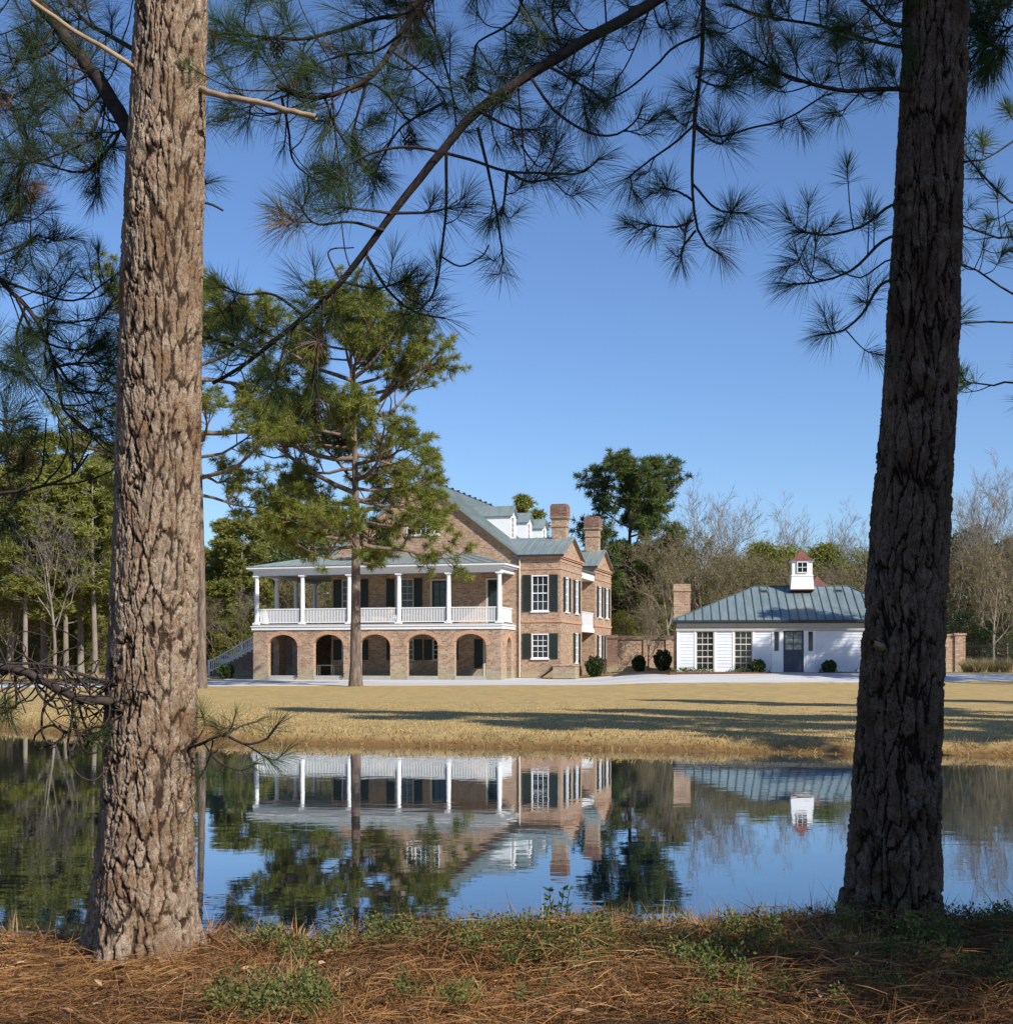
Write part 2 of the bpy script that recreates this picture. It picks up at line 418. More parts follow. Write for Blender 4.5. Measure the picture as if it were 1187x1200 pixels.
m, t, b = mat('ground', (.4, .27, .1), .95, .1)
tc = N(t, 'ShaderNodeTexCoord').outputs['Object']
sx = N(t, 'ShaderNodeSeparateXYZ'); t.links.new(tc, sx.inputs[0])
n1 = noise(t, .35, tc, 5, .6); n2 = noise(t, 14, tc, 5, .7); n3 = noise(t, 2.2, tc, 5, .65)
lawn = mixc(t, n2, (.37, .245, .10), (.56, .40, .18))
lawn = mixc(t, ramp(t, n1, [(.4, (0, 0, 0)), (.65, (.6, .6, .6))]), lawn, mixc(t, n2, (.36, .265, .10), (.52, .405, .16)))
n5 = noise(t, .9, tc, 6, .7, vec_scale=(1, .55, 1))
lawn = mixc(t, ramp(t, n3, [(.35, (.6, .6, .6)), (.55, (0, 0, 0))]), lawn, (.27, .17, .075))
lawn = mixc(t, ramp(t, n5, [(.46, (0, 0, 0)), (.66, (.8, .8, .8))]), lawn, (.30, .25, .11))
litter = mixc(t, n2, (.075, .042, .022), (.21, .11, .05))
litter = mixc(t, ramp(t, n3, [(.45, (0, 0, 0)), (.7, (.7, .7, .7))]), litter, (.10, .075, .05))
zone = N(t, 'ShaderNodeMapRange'); zone.inputs[1].default_value = 12; zone.inputs[2].default_value = 16
t.links.new(sx.outputs[1], zone.inputs[0])
# damp reddish weeds right along the water line
wet = N(t, 'ShaderNodeMapRange'); wet.inputs[1].default_value = .26; wet.inputs[2].default_value = .06
t.links.new(sx.outputs[2], wet.inputs[0])
lawn = mixc(t, wet.outputs[0], lawn, mixc(t, n3, (.15, .075, .03), (.24, .15, .055)))
far = N(t, 'ShaderNodeMapRange'); far.inputs[1].default_value = 92; far.inputs[2].default_value = 104
t.links.new(sx.outputs[1], far.inputs[0])
lawn = mixc(t, far.outputs[0], lawn, mixc(t, n3, (.16, .10, .05), (.30, .19, .085)))
t.links.new(mixc(t, zone.outputs[0], litter, lawn), b.inputs['Base Color'])
bump(t, b, n2, .5, .05)
M['ground'] = m
xs = np.concatenate([np.linspace(-900, -60, 15), np.linspace(-56, -14, 40), np.linspace(-13.6, 14, 140), np.linspace(14.5, 60, 70), np.linspace(64, 900, 15)])
ys = np.concatenate([np.linspace(-300, -10, 10), np.linspace(-9, 4.2, 25), np.linspace(4.3, 10.5, 90), np.linspace(10.8, 26, 40), np.linspace(26.2, 46, 110), np.linspace(46.5, 110, 90), np.linspace(115, 1500, 16)])
tag(grid_mesh('ground', xs, ys, M['ground']), kind='structure')

m, t, b = mat('pond_water', (.012, .032, .045), .5, 0.0)
tc = N(t, 'ShaderNodeTexCoord').outputs['Object']
r1 = noise(t, 1.0, tc, 3, .5, vec_scale=(1.6, 3.0, 1)); r2 = noise(t, .25, tc, 2, .5)
r3 = noise(t, 7.0, tc, 2, .5, vec_scale=(.6, 1.2, 1))
ad = N(t, 'ShaderNodeMath', operation='MULTIPLY'); t.links.new(r1, ad.inputs[0])
rr = ramp(t, r2, [(.35, (.25, .25, .25)), (.65, (1, 1, 1))]); t.links.new(rr, ad.inputs[1])
ad2 = N(t, 'ShaderNodeMath', operation='MULTIPLY_ADD'); t.links.new(r3, ad2.inputs[0]); ad2.inputs[1].default_value = .05; t.links.new(ad.outputs[0], ad2.inputs[2])
bump(t, b, ad2.outputs[0], .10, .018)
fr_ = N(t, 'ShaderNodeFresnel'); fr_.inputs['IOR'].default_value = 1.8
mu_ = N(t, 'ShaderNodeMath', operation='MULTIPLY'); mu_.use_clamp = True; mu_.inputs[1].default_value = 1.3; t.links.new(fr_.outputs[0], mu_.inputs[0])
gl_ = N(t, 'ShaderNodeBsdfGlossy'); gl_.inputs['Roughness'].default_value = .012; gl_.inputs['Color'].default_value = (.93, .97, 1, 1)
t.links.new(b.inputs['Normal'].links[0].from_socket, gl_.inputs['Normal'])
mx_ = N(t, 'ShaderNodeMixShader'); t.links.new(mu_.outputs[0], mx_.inputs[0]); t.links.new(b.outputs[0], mx_.inputs[1]); t.links.new(gl_.outputs[0], mx_.inputs[2])
t.links.new(mx_.outputs[0], t.nodes['Material Output'].inputs[0])
M['water'] = m
wxs = np.linspace(-100, 20, 13); wys = np.linspace(8.2, 54, 10)
tag(grid_mesh('pond_water', wxs, wys, m, 0, lambda x, y: np.zeros_like(x)), kind='structure')

m, t, b = mat('gravel', (.70, .70, .70), .95, .1)
n1 = noise(t, 22, detail=4); n2 = noise(t, .5, detail=4)
n4 = noise(t, 1.0, detail=5, rough=.7, vec_scale=(.06, 1.1, 1)); c = mixc(t, n1, (.46, .455, .45), (.68, .675, .665)); c = mixc(t, ramp(t, n4, [(.46, (0, 0, 0)), (.62, (.6, .6, .6))]), c, (.40, .365, .32)); c = mixc(t, ramp(t, n2, [(.35, (.25, .25, .25)), (.6, (0, 0, 0))]), c, (.45, .40, .33))
t.links.new(c, b.inputs['Base Color']); bump(t, b, n1, .3, .02)
def drive_mesh():
    xs = np.linspace(-34, 62, 130); ks = np.linspace(0, 1, 14)
    y0 = 72.3 + .35 * np.sin(xs * .21) + .5 * (fbm(xs * .5, xs * 0, 3, 1) - .5) + .05 * np.maximum(0, xs - 20)
    y1 = np.where(xs < -19, 78.5, np.where(xs < 2, 90, np.where(xs < 8.6, 84.5, np.where(xs < 26, 78.8 - .12 * (xs - 9), 76.0))))
    X = np.repeat(xs[None], 14, 0); Y = y0 + (y1 - y0) * ks[:, None]
    Z = ground_z(X.ravel(), Y.ravel()).reshape(X.shape) + .02
    Z[0] -= .04
    i = np.arange(X.size).reshape(X.shape)
    Q = np.stack([i[:-1, :-1], i[:-1, 1:], i[1:, 1:], i[1:, :-1]], -1).reshape(-1, 4)
    return np_mesh('gravel_drive', np.stack([X, Y, Z], -1).reshape(-1, 3), Q, None, m, smooth=True)
tag(drive_mesh(), kind='structure')

# ------------------------------------------------------------------ building helpers
def wall(mb, fr, a0, a1, z0, z1, holes=(), depth=.14):
    """outer face of a wall with rectangular openings and their reveals; holes (a0,a1,z0,z1)"""
    o, A, Nn = fr
    pt = lambda a, n, z: (o[0] + A[0] * a + Nn[0] * n, o[1] + A[1] * a + Nn[1] * n, o[2] + z)
    As = sorted({a0, a1, *[h[0] for h in holes], *[h[1] for h in holes]}); Zs = sorted({z0, z1, *[h[2] for h in holes], *[h[3] for h in holes]})
    for i in range(len(As) - 1):
        for j in range(len(Zs) - 1):
            ca, cz = (As[i] + As[i + 1]) / 2, (Zs[j] + Zs[j + 1]) / 2
            if any(h[0] < ca < h[1] and h[2] < cz < h[3] for h in holes): continue
            mb.add([pt(As[i], 0, Zs[j]), pt(As[i + 1], 0, Zs[j]), pt(As[i + 1], 0, Zs[j + 1]), pt(As[i], 0, Zs[j + 1])], [(0, 1, 2, 3)])
    for h in holes:
        c = [(h[0], h[2]), (h[1], h[2]), (h[1], h[3]), (h[0], h[3])]
        for k in range(4):
            (p, q), (r, s_) = c[k], c[(k + 1) % 4]
            mb.add([pt(p, 0, q), pt(r, 0, s_), pt(r, -depth, s_), pt(p, -depth, q)], [(0, 1, 2, 3)])

def arch_curve(c, hw, zs, rise, n=14):
    return [(c - hw * math.cos(math.pi * k / n), zs + rise * math.sin(math.pi * k / n)) for k in range(n + 1)]
def arch_wall(mb, fr, a0, a1, z0, z1, arches, th):
    """arcade wall: piers as boxes, arched spandrels with soffit; arches (centre, half width, spring, rise)"""
    o, A, Nn = fr
    pt = lambda a, n, z: (o[0] + A[0] * a + Nn[0] * n, o[1] + A[1] * a + Nn[1] * n, o[2] + z)
    x = a0
    for (c, hw, zs, rise) in arches:
        mb.obox(fr, x, c - hw, -th, 0, z0, z1)
        cv = arch_curve(c, hw, zs, rise)
        for (p, q), (r, s_) in zip(cv, cv[1:]):
            for n in (0, -th):
                mb.add([pt(p, n, q), pt(r, n, s_), pt(r, n, z1), pt(p, n, z1)], [(0, 1, 2, 3)])
            mb.add([pt(p, 0, q), pt(r, 0, s_), pt(r, -th, s_), pt(p, -th, q)], [(0, 1, 2, 3)])
        x = c + hw
    mb.obox(fr, x, a1, -th, 0, z0, z1)
def arch_ring(mb, fr, c, hw, zs, rise, wd=.24, proud=.025):
    """rubbed-brick ring around an arch"""
    o, A, Nn = fr
    pt = lambda a, n, z: (o[0] + A[0] * a + Nn[0] * n, o[1] + A[1] * a + Nn[1] * n, o[2] + z)
    i_, o_ = arch_curve(c, hw, zs, rise), arch_curve(c, hw + wd, zs, rise + wd)
    for k in range(len(i_) - 1):
        v = [pt(*p) for q in (k, k + 1) for p in ((i_[q][0], proud, i_[q][1]), (o_[q][0], proud, o_[q][1]))]
        v0 = [pt(*p) for q in (k, k + 1) for p in ((i_[q][0], .0, i_[q][1]), (o_[q][0], .0, o_[q][1]))]
        mb.add(v + v0, [(0, 1, 3, 2), (0, 2, 6, 4), (1, 5, 7, 3)])

def window(par, fr, a, z0, wd, h, cols, rows, rec=.10, fmat='white', name='window', rail=None, glass='glass', fw=.07, sill=True):
    """sash window centred on a; frame with muntins, pane and sill as sub-parts"""
    mb = MB(); a0, a1 = a - wd / 2, a + wd / 2
    mb.obox(fr, a0, a0 + fw, -rec, .02, z0, z0 + h); mb.obox(fr, a1 - fw, a1, -rec, .02, z0, z0 + h)
    mb.obox(fr, a0 + fw, a1 - fw, -rec, .02, z0 + h - fw, z0 + h); mb.obox(fr, a0 + fw, a1 - fw, -rec, .02, z0, z0 + fw)
    iw, ih = wd - 2 * fw, h - 2 * fw
    for k in range(1, cols):
        x = a0 + fw + iw * k / cols; mb.obox(fr, x - .016, x + .016, -rec + .035, -rec + .06, z0 + fw, z0 + h - fw)
    for k in range(1, rows):
        z = z0 + fw + ih * k / rows; t_ = .032 if rail and k in rail else .016
        mb.obox(fr, a0 + fw, a1 - fw, -rec + .034, -rec + (.075 if t_ > .02 else .058), z - t_, z + t_)
    o = mb.build(name, M[fmat], par)
    MB().obox(fr, a0 + fw, a1 - fw, -rec + .01, -rec + .03, z0 + fw, z0 + h - fw).build('pane', M[glass], o)
    if sill: MB().obox(fr, a0 - .06, a1 + .06, -.02, .09, z0 - .09, z0).build('sill', M[fmat], o)
    return o

def shutter(par, fr, a0, a1, z0, z1, n0=.004):
    mb = MB(); fw = .07
    mb.obox(fr, a0, a0 + fw, n0, n0 + .05, z0, z1); mb.obox(fr, a1 - fw, a1, n0, n0 + .05, z0, z1)
    zm = (z0 + z1) / 2
    for z in (z0, zm - fw / 2, z1 - fw): mb.obox(fr, a0 + fw, a1 - fw, n0, n0 + .05, z, z + fw)
    k = int((z1 - z0) / .11)
    for i in range(k):
        z = z0 + fw + (z1 - z0 - 2 * fw) * (i + .5) / k
        mb.obox(fr, a0 + fw, a1 - fw, n0 + .008, n0 + .032, z - .035, z + .03)
    mb.obox(fr, a0 + fw, a1 - fw, n0, n0 + .008, z0 + fw, z1 - fw)
    return mb.build('shutter', M['shutter'], par)

def door(par, fr, a, z0, wd, h, rec=.1, leaf='shutter', frame='trim_cream', lite=.45, cols=2, rows=3, glass='glass'):
    fw = .12; a0, a1 = a - wd / 2, a + wd / 2
    mb = MB(); mb.obox(fr, a0 - fw, a0, -rec, .03, z0, z0 + h + fw); mb.obox(fr, a1, a1 + fw, -rec, .03, z0, z0 + h + fw); mb.obox(fr, a0, a1, -rec, .03, z0 + h, z0 + h + fw)
    mb2 = MB(); st = .12; zl = z0 + h * (1 - lite)
    mb2.obox(fr, a0, a0 + st, -rec, -rec + .05, z0, z0 + h); mb2.obox(fr, a1 - st, a1, -rec, -rec + .05, z0, z0 + h)
    mb2.obox(fr, a0 + st, a1 - st, -rec, -rec + .05, z0 + h - st, z0 + h)
    mb2.obox(fr, a0 + st, a1 - st, -rec, -rec + .05, z0, z0 + .2); mb2.obox(fr, a0 + st, a1 - st, -rec, -rec + .05, zl - st, zl)
    mb2.obox(fr, a0 + st, a1 - st, -rec, -rec + .03, z0 + .2, zl - st)
    mb2.obox(fr, a - .05, a + .05, -rec + .02, -rec + .05, z0 + .2, zl - st)
    for k in range(1, cols):
        x = a0 + st + (wd - 2 * st) * k / cols; mb2.obox(fr, x - .02, x + .02, -rec + .01, -rec + .05, zl, z0 + h - st)
    for k in range(1, rows):
        z = zl + (h * lite - st) * k / rows; mb2.obox(fr, a0 + st, a1 - st, -rec + .01, -rec + .048, z - .015, z + .015)
    o = mb2.build('door', M[leaf], par)
    mb.build('frame', M[frame], o)
    MB().obox(fr, a0 + st, a1 - st, -rec + .005, -rec + .02, zl, z0 + h - st).build('pane', M[glass], o)
    c = Vector(fr[0]) + Vector(fr[1]) * (a1 - .09) + Vector(fr[2]) * (-rec + .1)
    MB().lathe((c.x, c.y, z0 + 1.02 + fr[0][2]), [(.01, -.03), (.035, -.02), (.035, .02), (.01, .03)], 8).build('handle', M['copper'], o)
    return o

def railing(par, p0, p1, z0, z1, step=.100):
    mb = MB(); a, b_ = Vector((*p0, 0)), Vector((*p1, 0)); L = (b_ - a).length
    mb.bar(a + Vector((0, 0, z1 - .04)), b_ + Vector((0, 0, z1 - .04)), .09, .07)
    mb.bar(a + Vector((0, 0, z0 + .05)), b_ + Vector((0, 0, z0 + .05)), .07, .06)
    n = int(L / step)
    for k in range(1, n):
        p = a.lerp(b_, k / n); mb.box(p.x - .022, p.x + .022, p.y - .022, p.y + .022, z0 + .08, z1 - .075)
    return mb.build('railing', M['white'], par)

def column(par, x, y, z0, z1, r=.15):
    mb = MB()
    mb.box(x - r * 1.45, x + r * 1.45, y - r * 1.45, y + r * 1.45, z0, z0 + .10)
    mb.lathe((x, y, z0), [(r * 1.3, .10), (r * 1.3, .16), (r * 1.02, .19), (r, .9), (r * .97, (z1 - z0) * .5), (r * .86, z1 - z0 - .24), (r * .84, z1 - z0 - .22), (r * 1.0, z1 - z0 - .2), (r * .86, z1 - z0 - .17), (r * 1.15, z1 - z0 - .09)], 16)
    mb.box(x - r * 1.35, x + r * 1.35, y - r * 1.35, y + r * 1.35, z1 - .09, z1)
    o = mb.build('column', M['white'], par)
    return o

def seams(mb, p00, p10, p01, p11, n, wdt=.035, h=.05, t0=0, t1=1):
    """standing seams running from the eave (p00-p10) up to the ridge (p01-p11)"""
    p00, p10, p01, p11 = map(Vector, (p00, p10, p01, p11))
    for k in range(n + 1):
        s = k / n; a = p00.lerp(p10, s); b_ = p01.lerp(p11, s)
        mb.bar(a + Vector((0, 0, h / 2)), b_ + Vector((0, 0, h / 2)), wdt, h)

# ------------------------------------------------------------------ the brick house
G = .92                                        # ground level at the house
HY0 = R(-15); H0 = (-.33, 84.0)
house = empty('brick_house', (H0[0], H0[1], G), HY0, label='large brick house with arcaded two-storey white porch, green metal roofs and three white dormers', cat='house')
cs, sn = math.cos(R(15)), math.sin(R(15))
def hx(px, v=0.0):
    """house-local x of photo column px on the plane at depth v"""
    k = (px - CX) / F
    X0, Y0 = H0[0] + sn * v, H0[1] + cs * v
    u = (X0 - k * Y0) / (cs + k * sn)
    return -u
FRONT = lambda y: ((0, y, 0), (1, 0, 0), (0, -1, 0))
SIDE = lambda x: ((x, 0, 0), (0, 1, 0), (1, 0, 0))
LSIDE = lambda x: ((x, 0, 0), (0, 1, 0), (-1, 0, 0))
WL, WY, WXR = -12.49, 3.2, .25                # main block left edge, front plane, right edge
PX0 = -16.6                                    # porch left edge
YB = 20.4
# arcade
arch_px = [331.5, 385.0, 439.5, 495.0, 551.0]
acs = [(hx(p), 1.02, 2.02, .72) for p in arch_px]
mb = MB(); arch_wall(mb, FRONT(0), PX0, 0, -.3, 3.04, acs, .4)
arch_wall(mb, SIDE(0), .4, WY, -.3, 3.04, [(1.85, .55, 1.95, .6)], .35)
arch_wall(mb, LSIDE(PX0), .4, 10, 0, 3.04, [(2.1, 1.0, 2.02, .72), (5.2, 1.0, 2.02, .72), (8.2, 1.0, 2.02, .72)], .4)
arch_wall(mb, ((0, 10, 0), (1, 0, 0), (0, 1, 0)), PX0 + .4, WL, 0, 3.04, [(-14.3, 1.0, 2.02, .72)], .4)
arc = mb.build('arcade_wall', M['brick'], house)
for c in acs: mb = MB(); arch_ring(mb, FRONT(0), *c); mb.build('arch_trim', M['brick_trim'], arc)
mb = MB(); arch_ring(mb, SIDE(0), 1.85, .55, 1.95, .6); mb.build('arch_trim', M['brick_trim'], arc)
for c in acs: MB().obox(FRONT(0), c[0] - c[1] + .002, c[0] + c[1] - .002, -.38, .03, -.3, .12).build('threshold', M['stone'], arc)
MB().box(PX0 + .41, -.36, .41, WY - .01, -.3, .06).build('arcade_floor', M['stone'], house)
# porch deck
mb = MB(); mb.box(PX0 - .08, .08, -.08, WY - .003, 3.04, 3.29); mb.box(PX0 - .08, WL - .003, WY - .003, 10.05, 3.04, 3.29)
mb.box(PX0 - .14, .14, -.14, WY - .003, 3.24, 3.30)
deck = mb.build('porch_deck', M['white'], house)
mb = MB(); mb.box(PX0 - .02, .02, -.02, WY - .003, 3.30, 3.40); mb.box(PX0 - .02, WL - .003, WY - .003, 10, 3.292, 3.398)
mb.build('deck_floor', M['stone'], deck)
col_px = [299.7, 354.5, 409.3, 467.4, 525.6, 584.9]
cols = [hx(p, .15) for p in col_px]; cols[0] = PX0 + .18; cols[-1] = -.16
for x in cols: column(house, x, .17, 3.40, 6.56)
for y in (3.25, 6.4, 9.7): column(house, PX0 + .18, y, 3.40, 6.56)
column(house, -14.6, 9.7, 3.4, 6.56)
for a, b_ in zip(cols, cols[1:]): railing(house, (a + .16, .17), (b_ - .16, .17), 3.47, 4.42)
railing(house, (-.16, .35), (-.16, WY - .02), 3.47, 4.42, .11)
railing(house, (PX0 + .18, .35), (PX0 + .18, 3.1), 3.47, 4.42, .11); railing(house, (PX0 + .18, 3.42), (PX0 + .18, 6.3), 3.47, 4.42, .11)
# entablature
mb = MB()
mb.box(PX0 - .0, .0, .0, .34, 6.56, 6.86); mb.box(PX0, PX0 + .34, .34, 10, 6.56, 6.86); mb.box(-.34, 0, .34, WY - .003, 6.56, 6.86)
mb.box(PX0 - .22, .22, -.22, .34, 6.86, 6.97); mb.box(PX0 - .22, PX0 + .34, .34, 10.2, 6.86, 6.97); mb.box(-.34, .22, .34, WY - .003, 6.86, 6.97)
mb.box(PX0 - .34, .34, -.34, .34, 6.97, 7.09); mb.box(PX0 - .34, PX0 + .34, .34, 10.3, 6.97, 7.09); mb.box(-.34, .34, .34, WY - .003, 6.97, 7.09)
mb.build('cornice', M['white'], house)
MB().box(PX0 + .35, -.35, .35, WY - .004, 6.72, 6.78).box(PX0 + .35, WL - .004, WY - .004, 10, 6.721, 6.781).build('porch_ceiling', M['ceiling'], house)
ze, zt = 7.12, 8.04
mb = MB()
mb.slab([(PX0 - .38, -.38, ze), (.38, -.38, ze), (-3.25, WY - .004, zt), (-12.95, WY - .004, zt)], .03)
mb.slab([(.38, -.38, ze), (.38, WY - .004, ze), (-3.25, WY - .004, zt)], .03)
mb.slab([(PX0 - .38, -.38, ze), (-12.95, WY - .004, zt), (WL - .004, 4.0, zt + .05), (WL - .004, 10.3, zt + .05), (PX0 - .38, 10.3, ze)], .03)
roofp = mb.build('porch_roof', M['roof'], house)
mb = MB(); seams(mb, (PX0 + .2, -.36, ze), (-.2, -.36, ze), (-12.7, WY - .03, zt), (-3.5, WY - .03, zt), 22, .03, .03)
mb.build('seam', M['roof'], roofp)

# main block walls
zE, zA, xA = 7.82, 12.78, (WL + WXR) / 2
def wx(a, b_): return hx((a + b_) / 2, WY), (hx(b_, WY) - hx(a, WY))
cC, wC = wx(400.8, 422.0); cA, wA = wx(463, 485.0)
cB, wB = wx(507, 527); d1, wd1 = wx(506.3, 523.5); d2, wd2 = wx(571.5, 586.5)
SW = .56
up = [(cC, wC, 4.45 - .4, 6.42), (cA, wA, 4.05, 6.42)]
lo = [(cC, wC, 1.12, 2.45), (cA, wA, 1.12, 2.45), (cB, wB, 1.12, 2.45)]
holes = [(c - w_ / 2, c + w_ / 2, z0, z1) for c, w_, z0, z1 in up + lo]
holes += [(d1 - wd1 / 2 - .12, d1 + wd1 / 2 + .12, 3.41, 6.42), (d2 - wd2 / 2 - .12, d2 + wd2 / 2 + .12, 3.41, 6.42), (-1.45 - .6, -1.45 + .6, .09, 2.45)]
fm = FRONT(WY)
mb = MB(); wall(mb, fm, WL, WXR, 0, zE, holes)
# gable with its attic window opening
gh = [(xA - .55, xA + .55, 9.25, 10.7), (xA - 1.12, xA - .72, 9.25, 10.5), (xA + .72, xA + 1.12, 9.25, 10.5)]
def gable(mb, fr, a0, a1, z0, zap, holes, zcut):
    ac = (a0 + a1) / 2; f = (zcut - z0) / (zap - z0); l, r_ = a0 + (ac - a0) * f, a1 + (ac - a1) * f
    o, A, Nn = fr; pt = lambda a, z: (o[0] + A[0] * a, o[1] + A[1] * a, o[2] + z)
    wall(mb, fr, l, r_, z0, zcut, holes)
    mb.add([pt(a0, z0), pt(l, z0), pt(l, zcut)], [(0, 1, 2)]); mb.add([pt(r_, z0), pt(a1, z0), pt(r_, zcut)], [(0, 1, 2)])
    mb.add([pt(l, zcut), pt(r_, zcut), pt(ac, zap)], [(0, 1, 2)])
gable(mb, fm, WL, WXR, zE, zA, gh, 10.9)
wall(mb, LSIDE(WL), WY, YB, 0, zE); wall(mb, SIDE(WXR), WY + 6.5, WY + 11, 0, zE, [(WY + 8.0, WY + 9.2, 3.45, 6.2), (WY + 8.0, WY + 9.2, .1, 2.5)])
wall(mb, ((0, YB, 0), (1, 0, 0), (0, 1, 0)), WL, WXR, 0, zE)
gable(mb, ((0, YB, 0), (1, 0, 0), (0, 1, 0)), WL, WXR, zE, zA, [], 10.9)
wl = mb.build('wall', M['brick'], house)
for c, w_, z0, z1 in up:
    window(house, fm, c, z0, w_, z1 - z0, 3, 5, fmat='trim_cream', rail=(2,)); shutter(house, fm, c - w_ / 2 - SW - .02, c - w_ / 2 - .02, z0, z1); shutter(house, fm, c + w_ / 2 + .02, c + w_ / 2 + SW + .02, z0, z1)
for c, w_, z0, z1 in lo:
    window(house, fm, c, z0, w_, z1 - z0, 3, 4, fmat='trim_cream', rail=(2,)); shutter(house, fm, c - w_ / 2 - SW - .02, c - w_ / 2 - .02, z0, z1); shutter(house, fm, c + w_ / 2 + .02, c + w_ / 2 + SW + .02, z0, z1)
for c, w_ in ((d1, wd1), (d2, wd2)): door(house, fm, c, 3.41, w_, 2.85, lite=.7, rows=4)
door(house, fm, -1.45, .09, .96, 2.2, lite=.6, rows=3)
shutter(house, fm, -1.45 - 1.2, -1.45 - .64, .6, 2.45)
window(house, fm, xA, 9.25, 1.1, 1.45, 3, 4, rail=(2,)); window(house, fm, xA - .92, 9.25, .4, 1.25, 1, 3); window(house, fm, xA + .92, 9.25, .4, 1.25, 1, 3)
door(house, SIDE(WXR), WY + 8.6, 3.45, .9, 2.5, lite=.6); door(house, SIDE(WXR), WY + 8.6, .1, .9, 2.2, lite=.5)
# raking brick cornice
mb = MB()
sl = (zA - zE) / (xA - WL)
for s in (-1, 1):
    e = WL - .1 if s < 0 else WXR + .1
    for k, (dz, n, t_) in enumerate(((-.30, .06, .13), (-.16, .12, .15))):
        a = Vector((e, WY - n / 2, zE + dz)); b_ = Vector((xA, WY - n / 2, zA + .1 * sl + dz))
        mb.bar(a, b_, n, t_)
mb.build('rake_trim', M['brick_trim'], house)
ov = .35
mb = MB()
for e, s in ((WL, -1), (WXR, 1)):
    x0 = e + s * ov; z0 = zE - ov * sl + .14
    mb.slab([(x0, WY - .28, z0), (x0, YB + .28, z0), (xA, YB + .28, zA + .14), (xA, WY - .28, zA + .14)], .13)
rm = mb.build('roof', M['roof'], house)
mb = MB()
for e, s in ((WL, -1), (WXR, 1)):
    x0 = e + s * ov; z0 = zE - ov * sl + .14
    seams(mb, (x0, WY - .2, z0), (x0, YB, z0), (xA + s * .02, WY - .2, zA + .14), (xA + s * .02, YB, zA + .14), 34, .03, .04)
mb.build('seam', M['roof'], rm)
mb = MB()
for k in range(9):
    y = WY + 5 + k * 1.4; mb.box(xA - .09, xA + .09, y - .09, y + .09, zA + .14, zA + .30)
mb.box(xA - .06, xA + .06, WY - .25, YB + .25, zA + .13, zA + .19)
mb.build('ridge_cap', M['gutter'], rm)

